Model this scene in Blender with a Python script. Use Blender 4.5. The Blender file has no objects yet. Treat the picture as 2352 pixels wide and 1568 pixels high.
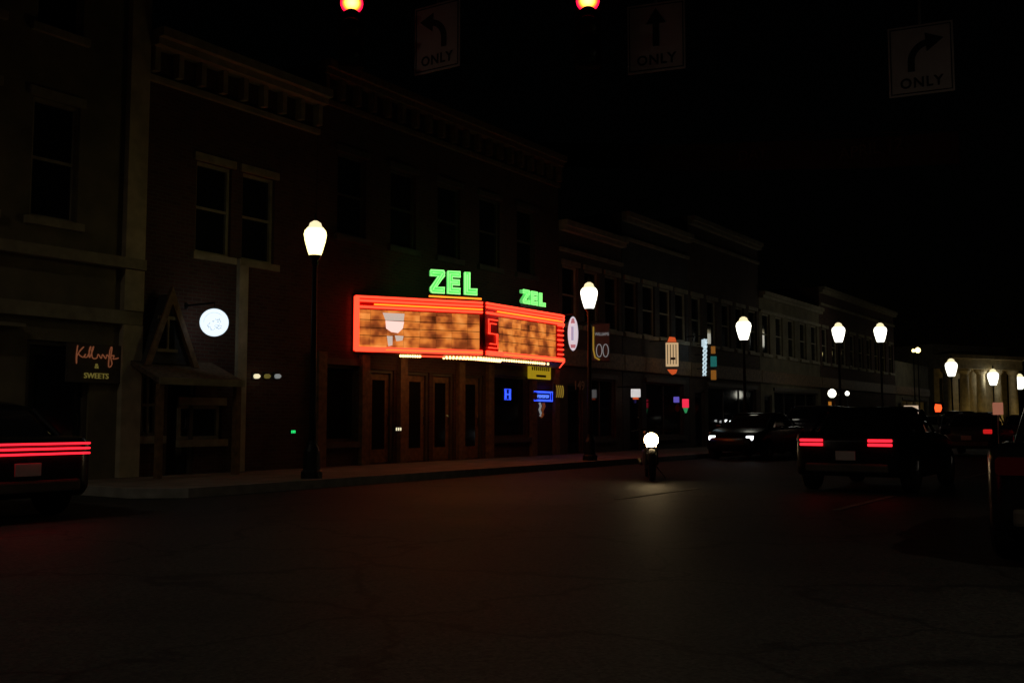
import bpy, bmesh, math, random
from mathutils import Vector, Matrix
random.seed(7)
sc = bpy.context.scene
C = sc.collection
R = math.radians
# ------------------------------------------------------------------ camera
F = 2300.0; PITCH = math.atan(181/2300.0); CAMH = 1.2
cam = bpy.data.cameras.new('camera'); camo = bpy.data.objects.new('camera', cam); C.objects.link(camo)
cam.sensor_width = 36; cam.lens = 36*F/2352.0; cam.clip_end = 2000; cam.clip_start = 0.05
camo.location = (0, 0, CAMH); camo.rotation_euler = (math.pi/2+PITCH, 0, 0)
sc.camera = camo
# ------------------------------------------------------------------ world, night
w = bpy.data.worlds.new('World'); sc.world = w; w.use_nodes = True
nt = w.node_tree
bg = nt.nodes['Background']
sky = nt.nodes.new('ShaderNodeTexSky'); sky.sky_type = 'NISHITA'; sky.sun_disc = False
sky.sun_elevation = R(2); sky.sun_rotation = R(200)
nt.links.new(sky.outputs[0], bg.inputs[0]); bg.inputs[1].default_value = 0.00012
# weak warm fill sun added behind the camera, standing for town glow
sl = bpy.data.lights.new('fill_sun', 'SUN'); sl.energy = 0.0006; sl.angle = R(20); sl.color = (1, .78, .5)
so = bpy.data.objects.new('fill_sun', sl); C.objects.link(so); so.rotation_euler = (R(55), 0, R(-20))
sc.view_settings.view_transform = 'Standard'; sc.view_settings.look = 'None'
sc.view_settings.exposure = 0; sc.view_settings.gamma = 1
# ------------------------------------------------------------------ maths
TX, TY = math.sin(R(34.4)), math.cos(R(34.4))            # direction the street runs
P0 = Vector((-7.2, 19.0, 0)); ROT = math.atan2(TY, TX)   # facade frame: local x along street, -y to the street
NX, NY = TY, -TX
FM = Matrix.Translation(P0) @ Matrix.Rotation(ROT, 4, 'Z'); FMI = FM.inverted()
def ray(x, y):
    u = x-1176.0; v = 784.0-y; cp, sp = math.cos(PITCH), math.sin(PITCH)
    return Vector((u, F*cp-v*sp, F*sp+v*cp))
def at(x, y, Y):
    d = ray(x, y); return Vector((0, 0, CAMH)) + d*(Y/d.y)
def fac(x, y, off=0.0):
    """point in the facade frame where the line of sight to a spot of the street front meets the plane 'off' metres in front of the row"""
    o = FMI @ Vector((0, 0, CAMH)); d = FMI.to_3x3() @ ray(x, y)
    s = (-off-o.y)/d.y; p = o+d*s
    return p
def T(t, off, z=0.0): return FM @ Vector((t, -off, z))
# ------------------------------------------------------------------ materials
def mat(name, col, rough=.6, emit=None, es=0.0, metal=0.0, noise=0.25, nscale=4.0, spec=.5, bump=0.0):
    m = bpy.data.materials.new(name); m.use_nodes = True; t = m.node_tree; b = t.nodes['Principled BSDF']
    b.inputs['Roughness'].default_value = rough; b.inputs['Metallic'].default_value = metal
    b.inputs['Specular IOR Level'].default_value = spec
    if noise > 0:
        tc = t.nodes.new('ShaderNodeTexCoord'); n = t.nodes.new('ShaderNodeTexNoise'); n.inputs['Scale'].default_value = nscale
        n.inputs['Detail'].default_value = 6
        r = t.nodes.new('ShaderNodeValToRGB')
        r.color_ramp.elements[0].position = .3; r.color_ramp.elements[1].position = .7
        r.color_ramp.elements[0].color = [c*(1-noise) for c in col]+[1]; r.color_ramp.elements[1].color = [min(1, c*(1+noise)) for c in col]+[1]
        t.links.new(tc.outputs['Object'], n.inputs['Vector']); t.links.new(n.outputs['Fac'], r.inputs['Fac']); t.links.new(r.outputs['Color'], b.inputs['Base Color'])
        if bump:
            bp = t.nodes.new('ShaderNodeBump'); bp.inputs['Strength'].default_value = bump; bp.inputs['Distance'].default_value = .02
            n2 = t.nodes.new('ShaderNodeTexNoise'); n2.inputs['Scale'].default_value = nscale*12; t.links.new(tc.outputs['Object'], n2.inputs['Vector'])
            t.links.new(n2.outputs['Fac'], bp.inputs['Height']); t.links.new(bp.outputs['Normal'], b.inputs['Normal'])
    else: b.inputs['Base Color'].default_value = (*col, 1)
    if emit: b.inputs['Emission Color'].default_value = (*emit, 1); b.inputs['Emission Strength'].default_value = es
    return m
def glow(name, col, s): return mat(name, [min(.8, c*.6+.02) for c in col], .4, col, s, noise=0)
def brick(name, c1, c2, mortar=(.25, .23, .2)):
    m = bpy.data.materials.new(name); m.use_nodes = True; t = m.node_tree; b = t.nodes['Principled BSDF']; b.inputs['Roughness'].default_value = .85
    tc = t.nodes.new('ShaderNodeTexCoord'); mp = t.nodes.new('ShaderNodeMapping'); mp.inputs['Rotation'].default_value = (math.pi/2, 0, 0)
    k = t.nodes.new('ShaderNodeTexBrick'); k.inputs['Scale'].default_value = 1; k.inputs['Brick Width'].default_value = .22; k.inputs['Row Height'].default_value = .075
    k.inputs['Mortar Size'].default_value = .008; k.inputs['Color1'].default_value = (*c1, 1); k.inputs['Color2'].default_value = (*c2, 1); k.inputs['Mortar'].default_value = (*mortar, 1)
    n = t.nodes.new('ShaderNodeTexNoise'); n.inputs['Scale'].default_value = 1.3; n.inputs['Detail'].default_value = 5
    mx = t.nodes.new('ShaderNodeMix'); mx.data_type = 'RGBA'; mx.blend_type = 'MULTIPLY'; mx.inputs[0].default_value = .6
    t.links.new(tc.outputs['Object'], mp.inputs[0]); t.links.new(mp.outputs[0], k.inputs[0]); t.links.new(tc.outputs['Object'], n.inputs[0])
    t.links.new(k.outputs[0], mx.inputs[6]); t.links.new(n.outputs['Fac'], mx.inputs[7]); t.links.new(mx.outputs[2], b.inputs['Base Color'])
    return m
def cell_panel(name, cw, ch):
    """backlit changeable-letter board: every plastic insert transmits a different amount"""
    m = bpy.data.materials.new(name); m.use_nodes = True; t = m.node_tree; b = t.nodes['Principled BSDF']
    b.inputs['Base Color'].default_value = (.12, .05, .02, 1); b.inputs['Roughness'].default_value = .3
    tc = t.nodes.new('ShaderNodeTexCoord'); sp = t.nodes.new('ShaderNodeSeparateXYZ'); t.links.new(tc.outputs['Object'], sp.inputs[0])
    def mth(op, a, bv):
        q = t.nodes.new('ShaderNodeMath'); q.operation = op
        if hasattr(a, 'is_linked') or hasattr(a, 'links'): t.links.new(a, q.inputs[0])
        if isinstance(bv, (int, float)): q.inputs[1].default_value = bv
        else: t.links.new(bv, q.inputs[1])
        return q.outputs[0]
    fx = mth('DIVIDE', sp.outputs[0], cw); fz = mth('DIVIDE', sp.outputs[2], ch)
    cb = t.nodes.new('ShaderNodeCombineXYZ'); t.links.new(mth('FLOOR', fx, 0), cb.inputs[0]); t.links.new(mth('FLOOR', fz, 0), cb.inputs[1])
    wn = t.nodes.new('ShaderNodeTexWhiteNoise'); wn.noise_dimensions = '2D'; t.links.new(cb.outputs[0], wn.inputs[0])
    rp = t.nodes.new('ShaderNodeValToRGB'); cr = rp.color_ramp
    cr.elements[0].position = 0; cr.elements[0].color = (.05, .012, .003, 1); cr.elements[1].position = 1; cr.elements[1].color = (.95, .33, .07, 1)
    e = cr.elements.new(.35); e.color = (.3, .065, .014, 1); e = cr.elements.new(.65); e.color = (.7, .19, .03, 1)
    ns = t.nodes.new('ShaderNodeTexNoise'); ns.inputs['Scale'].default_value = 2.6; t.links.new(tc.outputs['Object'], ns.inputs[0])
    nr = t.nodes.new('ShaderNodeMapRange'); nr.inputs[1].default_value = .34; nr.inputs[2].default_value = .66; t.links.new(ns.outputs['Fac'], nr.inputs[0])
    mixv = mth('ADD', mth('MULTIPLY', wn.outputs['Value'], .38), mth('MULTIPLY', nr.outputs[0], .62)); t.links.new(mixv, rp.inputs[0])
    dv = mth('MULTIPLY', mth('MINIMUM', mth('FRACT', fx, 0), mth('FRACT', fz, 0)), 14.0)
    cl = mth('MINIMUM', mth('ADD', dv, .45), 1.0)
    t.links.new(rp.outputs[0], b.inputs['Emission Color']); t.links.new(cl, b.inputs['Emission Strength'])
    return m
M = dict(
 asphalt=None,
 sidewalk=mat('sidewalk', (.22, .2, .17), .8, noise=.3, nscale=2),
 kerb=mat('kerb', (.26, .25, .22), .8),
 line=mat('road_paint', (.11, .105, .09), .8, noise=.6, nscale=5),
 olive=mat('olive_stucco', (.2, .17, .1), .8, noise=.3, nscale=1.5, bump=.3),
 brickred=brick('red_brick', (.15, .06, .04), (.1, .04, .03), (.14, .12, .1)),
 brickbrown=brick('brown_brick', (.17, .11, .07), (.12, .08, .05), (.14, .12, .1)),
 brickgrey=brick('grey_brick', (.12, .11, .1), (.09, .08, .075), (.1, .1, .09)),
 trim=mat('cream_trim', (.34, .3, .2), .7), trimdark=mat('dark_trim', (.1, .08, .06), .6), stone=mat('limestone', (.5, .43, .29), .7, noise=.25, nscale=3),
 wood=mat('brown_wood', (.22, .13, .06), .6, noise=.4, nscale=8), shingle=mat('shingles', (.13, .1, .07), .9, noise=.4, nscale=14),
 glass=mat('window_glass', (.015, .017, .02), .08, noise=0, spec=.6), dark=mat('dark_interior', (.01, .01, .01), .7, noise=0),
 metal=mat('black_iron', (.03, .03, .03), .45, metal=.6, noise=.2), galv=mat('galvanised_steel', (.28, .29, .3), .5, metal=.7, noise=.2, nscale=7),
 white=mat('sign_white', (.7, .6, .58), .6, noise=.08), black=mat('sign_black', (.02, .02, .02), .6, noise=0), screw=mat('screw_head', (.3, .3, .3), .4, metal=1, noise=0), housing=mat('signal_housing', (.02, .02, .015), .95, noise=.2, spec=.05),
 redpaint=mat('red_enamel', (.45, .02, .015), .35, noise=.2), soffit=mat('soffit_paint', (.5, .2, .1), .5, noise=.1),
 carblack=mat('black_car_paint', (.012, .012, .013), .22, metal=.2, noise=0, spec=.7), cargrey=mat('grey_car_paint', (.09, .09, .1), .25, metal=.4, noise=0),
 carred=mat('maroon_car_paint', (.08, .01, .01), .25, metal=.3, noise=0), carwhite=mat('silver_car_paint', (.3, .3, .3), .3, metal=.5, noise=0),
 tyre=mat('tyre_rubber', (.015, .015, .015), .9, noise=.2), rim=mat('alloy_rim', (.35, .35, .36), .35, metal=.9, noise=0), chrome=mat('chrome', (.6, .6, .6), .12, metal=1, noise=0),
 lampglass_off=mat('unlit_lens', (.3, .3, .28), .15, noise=0), redlens_off=mat('unlit_red_lens', (.15, .01, .01), .15, noise=0), amberoff=mat('unlit_amber_lens', (.07, .03, .004), .3, noise=0), greenoff=mat('unlit_green_lens', (.004, .04, .02), .3, noise=0),
 neonred=glow('red_neon', (1, .045, .018), 2.8), neonorange=glow('orange_neon', (1, .22, .015), 2.4), neongreen=glow('green_neon', (.3, 1, .24), 1.3), greenfill=glow('green_channel', (.16, .8, .18), .6),
 neonblue=glow('blue_neon', (.03, .08, 1), 2.2), bluefill=glow('blue_lettering', (.12, .25, 1), 1.3),
 bulb=glow('warm_bulb', (1, .6, .2), 4.5), lampwhite=glow('cool_white_globe', (1, .97, .8), 2.8), lampyellow=glow('yellow_globe', (1, .84, .32), 3.2), lampcap=glow('lit_lantern_cap', (1, .85, .5), 1.1),
 disc=glow('cool_backlit_disc', (.78, .9, 1), 1.15), discart=glow('grey_print_on_disc', (.55, .63, .72), .8),
 oval=glow('pale_backlit_oval', (.72, .74, .82), .7), pinkcap=glow('pink_print', (.6, .25, .3), .5),
 coral=glow('coral_letters', (.5, .16, .07), .25), olivelet=glow('olive_letters', (.3, .24, .05), .3),
 yellowsign=glow('yellow_backlit_sign', (.45, .3, .01), .65), yellowedge=glow('yellow_edge', (.6, .4, .05), .35), greylet=glow('grey_lit_letters', (.4, .42, .42), .45),
 tan=glow('tan_backlit_banner', (.75, .5, .26), .7), orangered=glow('orange_red_backlit', (.9, .13, .03), .6), icewhite=glow('ice_white_rope', (.62, .78, .85), .75),
 teal=glow('teal_sign', (.02, .25, .22), .35), amber=glow('dim_amber', (.5, .18, .02), .35), head=glow('warm_headlight', (1, .72, .36), 34), ledhead=glow('white_led', (.9, .95, 1), 3), tail=glow('lit_taillight', (1, .015, .03), 2.2),
 taildim=glow('dim_taillight', (1, .02, .02), .5), pinkred=glow('pink_red_sign', (1, .03, .08), .9), greensign=glow('green_sign', (.05, .45, .15), .5), violet=glow('violet_sign', (.2, .15, .8), .5), palewhite=glow('pale_backlit', (.85, .82, .8), .7),
 beige=glow('beige_backlit', (.75, .55, .38), .7), inkblue=mat('blue_print', (.03, .08, .15), .5, noise=0), inkred=mat('red_print', (.3, .03, .03), .5, noise=0),
 winwarm=glow('lit_window_amber', (.8, .28, .03), .45), dotwhite=glow('far_lamp', (.9, .92, .9), 2), dotgreen=glow('green_led', (.02, .7, .15), 1.3), dotcream=glow('cream_led', (.9, .8, .5), 1.0), handred=glow('red_hand_signal', (1, .1, .02), 1.6),
 banner=mat('banner_cloth', (.03, .035, .03), .9), bannerlet=mat('banner_lettering', (.09, .09, .07), .8), pinkglow=glow('pink_white_print', (1, .66, .58), 1.1), greyglow=glow('grey_white_print', (.62, .5, .42), .9), marqdark=mat('marquee_back', (.05, .02, .015), .6),
 rope=mat('rubber_grip', (.02, .02, .02), .8))
# asphalt: dark, worn, a little damp
m = bpy.data.materials.new('asphalt'); m.use_nodes = True; t_ = m.node_tree; b_ = t_.nodes['Principled BSDF']
tc = t_.nodes.new('ShaderNodeTexCoord'); n1 = t_.nodes.new('ShaderNodeTexNoise'); n1.inputs['Scale'].default_value = .35; n1.inputs['Detail'].default_value = 8
n2 = t_.nodes.new('ShaderNodeTexNoise'); n2.inputs['Scale'].default_value = 60; n2.inputs['Detail'].default_value = 3
for n in (n1, n2): t_.links.new(tc.outputs['Object'], n.inputs[0])
rp = t_.nodes.new('ShaderNodeValToRGB'); rp.color_ramp.elements[0].position = .3; rp.color_ramp.elements[0].color = (.03, .029, .026, 1); rp.color_ramp.elements[1].position = .72; rp.color_ramp.elements[1].color = (.062, .06, .053, 1)
ag = t_.nodes.new('ShaderNodeTexVoronoi'); ag.inputs['Scale'].default_value = 45; t_.links.new(tc.outputs['Object'], ag.inputs[0])
agr = t_.nodes.new('ShaderNodeMapRange'); agr.inputs[3].default_value = .6; agr.inputs[4].default_value = 1.5; t_.links.new(ag.outputs['Color'], agr.inputs[0])
ck = t_.nodes.new('ShaderNodeTexVoronoi'); ck.feature = 'DISTANCE_TO_EDGE'; ck.inputs['Scale'].default_value = .45
wp = t_.nodes.new('ShaderNodeVectorMath'); wp.operation = 'MULTIPLY_ADD'; wn2 = t_.nodes.new('ShaderNodeTexNoise'); wn2.inputs['Scale'].default_value = 1.6; wn2.inputs['Detail'].default_value = 5
t_.links.new(tc.outputs['Object'], wn2.inputs[0]); t_.links.new(wn2.outputs['Color'], wp.inputs[0]); wp.inputs[1].default_value = (1.1, 1.1, 0); t_.links.new(tc.outputs['Object'], wp.inputs[2]); t_.links.new(wp.outputs[0], ck.inputs[0])
ckr = t_.nodes.new('ShaderNodeMapRange'); ckr.inputs[1].default_value = .004; ckr.inputs[2].default_value = .02; ckr.inputs[3].default_value = .55; ckr.inputs[4].default_value = 1; t_.links.new(ck.outputs['Distance'], ckr.inputs[0])
pt = t_.nodes.new('ShaderNodeTexVoronoi'); pt.inputs['Scale'].default_value = .22; pt.distance = 'CHEBYCHEV'; t_.links.new(tc.outputs['Object'], pt.inputs[0])
ptr = t_.nodes.new('ShaderNodeMapRange'); ptr.inputs[3].default_value = .7; ptr.inputs[4].default_value = 1.25; t_.links.new(pt.outputs['Color'], ptr.inputs[0])
def mul(a, b):
    q = t_.nodes.new('ShaderNodeMath'); q.operation = 'MULTIPLY'; t_.links.new(a, q.inputs[0]); t_.links.new(b, q.inputs[1]); return q.outputs[0]
fc = mul(mul(agr.outputs[0], ckr.outputs[0]), ptr.outputs[0])
vm = t_.nodes.new('ShaderNodeVectorMath'); vm.operation = 'SCALE'; t_.links.new(n1.outputs['Fac'], rp.inputs[0]); t_.links.new(rp.outputs[0], vm.inputs[0]); t_.links.new(fc, vm.inputs['Scale']); t_.links.new(vm.outputs[0], b_.inputs['Base Color'])
rr = t_.nodes.new('ShaderNodeMapRange'); rr.inputs[3].default_value = .5; rr.inputs[4].default_value = .75; t_.links.new(n1.outputs['Fac'], rr.inputs[0]); t_.links.new(rr.outputs[0], b_.inputs['Roughness'])
bp = t_.nodes.new('ShaderNodeBump'); bp.inputs['Strength'].default_value = .35; bp.inputs['Distance'].default_value = .008; t_.links.new(n2.outputs['Fac'], bp.inputs['Height']); t_.links.new(bp.outputs[0], b_.inputs['Normal'])
b_.inputs['Specular IOR Level'].default_value = .1
M['asphalt'] = m
# red signal lens: hot bulb in the middle of a red lens (pattern belongs to the lens)
m = bpy.data.materials.new('lit_red_signal_lens'); m.use_nodes = True; t_ = m.node_tree; b_ = t_.nodes['Principled BSDF']; b_.inputs['Base Color'].default_value = (.5, .02, .01, 1)
tc = t_.nodes.new('ShaderNodeTexCoord'); vl = t_.nodes.new('ShaderNodeVectorMath'); vl.operation = 'LENGTH'; t_.links.new(tc.outputs['Object'], vl.inputs[0])
rp = t_.nodes.new('ShaderNodeValToRGB'); cr = rp.color_ramp; cr.elements[0].position = 0; cr.elements[0].color = (1, .9, .45, 1); cr.elements[1].position = 1; cr.elements[1].color = (1, .0, .05, 1)
e = cr.elements.new(.5); e.color = (1, .8, .15, 1); e = cr.elements.new(.72); e.color = (1, .25, .01, 1); e = cr.elements.new(.85); e.color = (1, .01, .04, 1)
mr = t_.nodes.new('ShaderNodeMath'); mr.operation = 'DIVIDE'; mr.inputs[1].default_value = .155; t_.links.new(vl.outputs['Value'], mr.inputs[0]); t_.links.new(mr.outputs[0], rp.inputs[0])
t_.links.new(rp.outputs[0], b_.inputs['Emission Color']); b_.inputs['Emission Strength'].default_value = 2.5
M['redlens'] = m
# ------------------------------------------------------------------ mesh helpers
SPLIT = {'pilaster', 'sill', 'lintel', 'porch_post', 'bargeboard', 'pillar', 'neon_tube', 'orange_neon_tube', 'neon_bar', 'letter_rail', 'string_course', 'lit_segment', 'ring_print', 'stripe', 'twisted_tube', 'red_end_panel', 'fork_tube', 'frame_tube', 'border_tube', 'poster', 'board_stripe', 'road_line', 'tail_strip', 'window_trim', 'edge_trim', 'dark_print', 'letter_tube', 'pale_print'}
class MB:
    def __init__(s): s.bm = bmesh.new()
    def box(s, c, d, rz=0.0, bev=0.0):
        mx = Matrix.Translation(c) @ Matrix.Rotation(rz, 4, 'Z') @ Matrix.Diagonal((d[0], d[1], d[2], 1))
        r = bmesh.ops.create_cube(s.bm, size=1, matrix=mx)
        if bev:
            es = list({e for v in r['verts'] for e in v.link_edges}); bmesh.ops.bevel(s.bm, geom=es, offset=bev, segments=2, affect='EDGES', profile=.6)
        return s
    def span(s, a, b, bev=0.0):
        c = [(a[i]+b[i])/2 for i in range(3)]; d = [abs(b[i]-a[i]) for i in range(3)]; return s.box(c, d, 0, bev)
    def tube(s, pts, r, n=8, closed=False):
        pts = [Vector(p) for p in pts]; k = len(pts); rings = []
        for i, p in enumerate(pts):
            if closed: d = pts[(i+1) % k]-pts[i-1]
            else: d = pts[min(i+1, k-1)]-pts[max(i-1, 0)]
            d.normalize(); up = Vector((0, 0, 1)) if abs(d.z) < .95 else Vector((1, 0, 0))
            a = d.cross(up).normalized(); b = a.cross(d); rad = r[i] if isinstance(r, (list, tuple)) else r
            rings.append([s.bm.verts.new(p+(a*math.cos(2*math.pi*j/n)+b*math.sin(2*math.pi*j/n))*rad) for j in range(n)])
        rg = range(k if closed else k-1)
        for i in rg:
            A, B = rings[i], rings[(i+1) % k]
            for j in range(n): s.bm.faces.new((A[j], A[(j+1) % n], B[(j+1) % n], B[j]))
        if not closed:
            s.bm.faces.new(rings[0][::-1]); s.bm.faces.new(rings[-1])
        return s
    def lathe(s, prof, c=(0, 0, 0), n=20, axis='z', caps=True):
        rings = []
        for r, z in prof:
            ring = []
            for j in range(n):
                a = 2*math.pi*j/n; x, y = r*math.cos(a), r*math.sin(a)
                v = {'z': (x, y, z), 'y': (x, z, y), 'x': (z, x, y)}[axis]
                ring.append(s.bm.verts.new((v[0]+c[0], v[1]+c[1], v[2]+c[2])))
            rings.append(ring)
        for A, B in zip(rings, rings[1:]):
            for j in range(n): s.bm.faces.new((A[j], A[(j+1) % n], B[(j+1) % n], B[j]))
        if caps: s.bm.faces.new(rings[0][::-1]); s.bm.faces.new(rings[-1])
        return s
    def prism(s, pts, y0, y1):
        """polygon in the x-z plane extruded from y0 to y1"""
        a = [s.bm.verts.new((x, y0, z)) for x, z in pts]; b = [s.bm.verts.new((x, y1, z)) for x, z in pts]
        s.bm.faces.new(a); s.bm.faces.new(b[::-1])
        for i in range(len(pts)):
            j = (i+1) % len(pts); s.bm.faces.new((a[j], a[i], b[i], b[j]))
        return s
    def plan(s, pts, z0, z1):
        a = [s.bm.verts.new((x, y, z0)) for x, y in pts]; b = [s.bm.verts.new((x, y, z1)) for x, y in pts]
        s.bm.faces.new(a[::-1]); s.bm.faces.new(b)
        for i in range(len(pts)):
            j = (i+1) % len(pts); s.bm.faces.new((a[i], a[j], b[j], b[i]))
        return s
    def loft(s, secs, cap=True):
        rings = [[s.bm.verts.new(p) for p in q] for q in secs]; n = len(rings[0])
        for A, B in zip(rings, rings[1:]):
            for j in range(n): s.bm.faces.new((A[j], A[(j+1) % n], B[(j+1) % n], B[j]))
        if cap: s.bm.faces.new(rings[0][::-1]); s.bm.faces.new(rings[-1])
        return s
    def build(s, name, m, parent=None, smooth=False, loc=None, rot=None):
        if name in SPLIT: return s.each(name, m, parent, smooth, loc, rot)
        return s._b(name, m, parent, smooth, loc, rot)
    def each(s, name, m, parent, smooth, loc, rot):
        seen = set(); res = None
        for v0 in s.bm.verts:
            if v0 in seen: continue
            st = [v0]; isl = [v0]; seen.add(v0)
            while st:
                v = st.pop()
                for e in v.link_edges:
                    o = e.other_vert(v)
                    if o not in seen: seen.add(o); st.append(o); isl.append(o)
            q = MB(); mp = {v: q.bm.verts.new(v.co) for v in isl}
            for f in {f for v in isl for f in v.link_faces}: q.bm.faces.new([mp[v] for v in f.verts])
            res = q._b(name, m, parent, smooth, loc, rot)
            s.made = getattr(s, 'made', []); s.made.append(res)
        s.bm.free(); return res
    def _b(s, name, m, parent=None, smooth=False, loc=None, rot=None):
        bmesh.ops.recalc_face_normals(s.bm, faces=s.bm.faces[:])
        me = bpy.data.meshes.new(name); s.bm.to_mesh(me); s.bm.free(); me.materials.append(M[m] if isinstance(m, str) else m)
        if smooth:
            for p in me.polygons: p.use_smooth = True
        o = bpy.data.objects.new(name, me); C.objects.link(o)
        if parent: o.parent = parent
        if loc is not None: o.location = loc
        if rot is not None: o.rotation_euler = rot
        return o
def text(name, s, size, m, parent=None, loc=(0, 0, 0), rot=(math.pi/2, 0, 0), ext=.01, sx=1.0, space=1.0, align='CENTER', bold=0.0):
    cu = bpy.data.curves.new(name, 'FONT'); cu.body = s; cu.size = size; cu.extrude = ext; cu.align_x = align; cu.align_y = 'CENTER'; cu.space_character = space; cu.offset = bold
    cu.resolution_u = 3
    o = bpy.data.objects.new(name, cu); C.objects.link(o)
    bpy.context.view_layer.update()
    me = bpy.data.meshes.new_from_object(o.evaluated_get(bpy.context.evaluated_depsgraph_get()))
    bpy.data.objects.remove(o); bpy.data.curves.remove(cu)
    me.materials.clear(); me.materials.append(M[m] if isinstance(m, str) else m); me.name = name
    o = bpy.data.objects.new(name, me); C.objects.link(o); o.location = loc; o.rotation_euler = rot; o.scale = (sx, 1, 1)
    if parent: o.parent = parent
    return o
def tag(o, label=None, cat=None, group=None, kind=None):
    if label: o['label'] = label
    if cat: o['category'] = cat
    if group: o['group'] = group
    if kind: o['kind'] = kind
    return o
def empty(name, loc, rz, label, cat, group=None):
    o = bpy.data.objects.new(name, None); C.objects.link(o); o.location = loc; o.rotation_euler = (0, 0, rz); o.empty_display_size = .3
    return tag(o, label, cat, group)
def kids(o): return [c for c in bpy.data.objects if c.parent == o]
def dup(root, loc, rz, label, group=None, scale=1.0):
    def cp(o, par):
        c = o.copy(); C.objects.link(c)
        if par: c.parent = par
        for k in kids(o): cp(k, c)
        return c
    r = cp(root, None); r.location = loc; r.rotation_euler = (0, 0, rz); r['label'] = label; r.scale = (scale,)*3
    if group: r['group'] = group
    return r
# ================================================================== SETTING
g = MB(); g.span((-900, -900, -.3), (900, 900, -.012)); tag(g.build('ground', 'asphalt'), 'dark ground all round the crossing', 'ground', kind='structure')
g = MB(); g.plan([tuple(T(-30, 30).xy), tuple(T(320, 30).xy), tuple(T(320, 3.5).xy), tuple(T(-2, 3.5).xy), tuple(T(-2, -40).xy), tuple(T(-14, -40).xy), tuple(T(-30, -40).xy)], -.01, 0)
tag(g.build('road', 'asphalt'), 'dark damp asphalt of the crossing and the street', 'road', kind='structure')
g = MB(); g.plan([(-1.6, 30), (-1.9, -3.0), (-1.4, -3.45), (-1.0, -3.5), (320, -3.5), (320, 30)], 0, .13)
sw = tag(g.build('pavement', 'sidewalk', loc=P0, rot=(0, 0, ROT)), 'pale concrete pavement in front of the shops', 'pavement', kind='structure')
g = MB(); g.span((-1.0, -3.68, 0), (320, -3.5, .15)); g.span((-2.08, -3.0, 0), (-1.9, 30, .15)); g.plan([(-2.08, -3.0), (-1.9, -3.0), (-1.4, -3.5), (-1.0, -3.5), (-1.0, -3.68), (-1.5, -3.66)], 0, .15)
tag(g.build('kerb', 'kerb', loc=P0, rot=(0, 0, ROT)), 'concrete kerb round the corner pavement', 'kerb', kind='structure')
g = MB()
for off in (9.3, 12.6):
    for i in range(9): g.span((2+i*9, -off-.05, .004), (5+i*9, -off+.05, .008))
tag(g.build('road_markings', 'line', loc=P0, rot=(0, 0, ROT)), 'faint worn dashed lane lines up the street', 'road marking', kind='structure')
# ================================================================== BUILDINGS
def building(name, label, t0, t1, H, wall, depth=12.0, openings=(), cat='building', F0=None, Rz=None):
    """facade wall with real openings (t0,t1,z0,z1) cut out of it, reveals .25 deep"""
    cx = (t0+t1)/2; e = empty(name, T(cx, 0) if F0 is None else F0+Vector((math.cos(Rz), math.sin(Rz), 0))*cx, ROT if Rz is None else Rz, label, cat)
    ts = sorted({t0, t1, *[o[0] for o in openings], *[o[1] for o in openings]}); zs = sorted({0, H, *[o[2] for o in openings], *[o[3] for o in openings]})
    g = MB()
    for i in range(len(ts)-1):
        run = None
        for k in range(len(zs)-1):
            a, b, c, d = ts[i], ts[i+1], zs[k], zs[k+1]; mx_, mz_ = (a+b)/2, (c+d)/2
            hole = any(o[0] < mx_ < o[1] and o[2] < mz_ < o[3] for o in openings)
            if not hole:
                if run is None: run = [c, d]
                else: run[1] = d
            if (hole or k == len(zs)-2) and run:
                g.span((a-cx, 0, run[0]), (b-cx, .3, run[1])); run = None
    g.span((t0-cx, .3, 0), (t0-cx+.25, depth, H)); g.span((t1-cx-.25, .3, 0), (t1-cx, depth, H)); g.span((t0-cx, depth, 0), (t1-cx, depth+.25, H)); g.span((t0-cx+.25, .3, H-.6), (t1-cx-.25, depth, H-.35))
    g.build('wall', wall, e)
    g = MB(); g.span((t0-cx+.25, 3.0, .14), (t1-cx-.25, 3.1, H-.61)); g.build('interior_partition', 'dark', e)
    return e, cx
def window(e, cx, o, trim='trim', mull=1, sill=True, glass='glass', rows=1):
    a, b, c, d = o; a -= cx; b -= cx
    g = MB(); g.span((a+.05, .14, c+.05), (b-.05, .16, d-.05)); wn = g.build('window', glass, e)
    g = MB(); g.span((a, .08, c), (a+.07, .2, d)); g.span((b-.07, .08, c), (b, .2, d)); g.span((a+.07, .08, d-.07), (b-.07, .2, d)); g.span((a+.07, .08, c), (b-.07, .2, c+.07))
    for i in range(mull): x = a+(b-a)*(i+1)/(mull+1); g.span((x-.025, .1, c+.07), (x+.025, .137, d-.07))
    for i in range(rows): z = c+(d-c)*(i+1)/(rows+1); g.span((a+.07, .085, z-.03), (b-.07, .098, z+.03))
    g.build('frame', trim, wn)
    if sill:
        g = MB(); g.span((a-.1, -.1, c-.14), (b+.1, -.002, c)); g.build('sill', trim, wn)
        g = MB(); g.span((a-.08, -.06, d+.002), (b+.08, -.002, d+.16)); g.build('lintel', trim, wn)
    return wn
def door(e, cx, o, m='dark', frame='trimdark'):
    a, b, c, d = o; a -= cx; b -= cx
    g = MB(); g.span((a+.08, .12, c+.02), (b-.08, .17, d-.08)); dr = g.build('door', m, e)
    g = MB(); g.span((a, .05, c), (a+.08, .22, d)); g.span((b-.08, .05, c), (b, .22, d)); g.span((a+.08, .05, d-.08), (b-.08, .22, d)); g.build('frame', frame, dr)
    g = MB(); g.span((a+.22, .117, c+.35), (b-.22, .119, d-.25)); g.build('glass_panel', 'glass', dr)
    g = MB(); g.tube([(b-.17, .11, c+.9), (b-.17, .06, c+.95), (b-.17, .06, c+1.15), (b-.17, .11, c+1.2)], .012, 6); g.build('handle', 'chrome', dr)
    return dr
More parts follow.
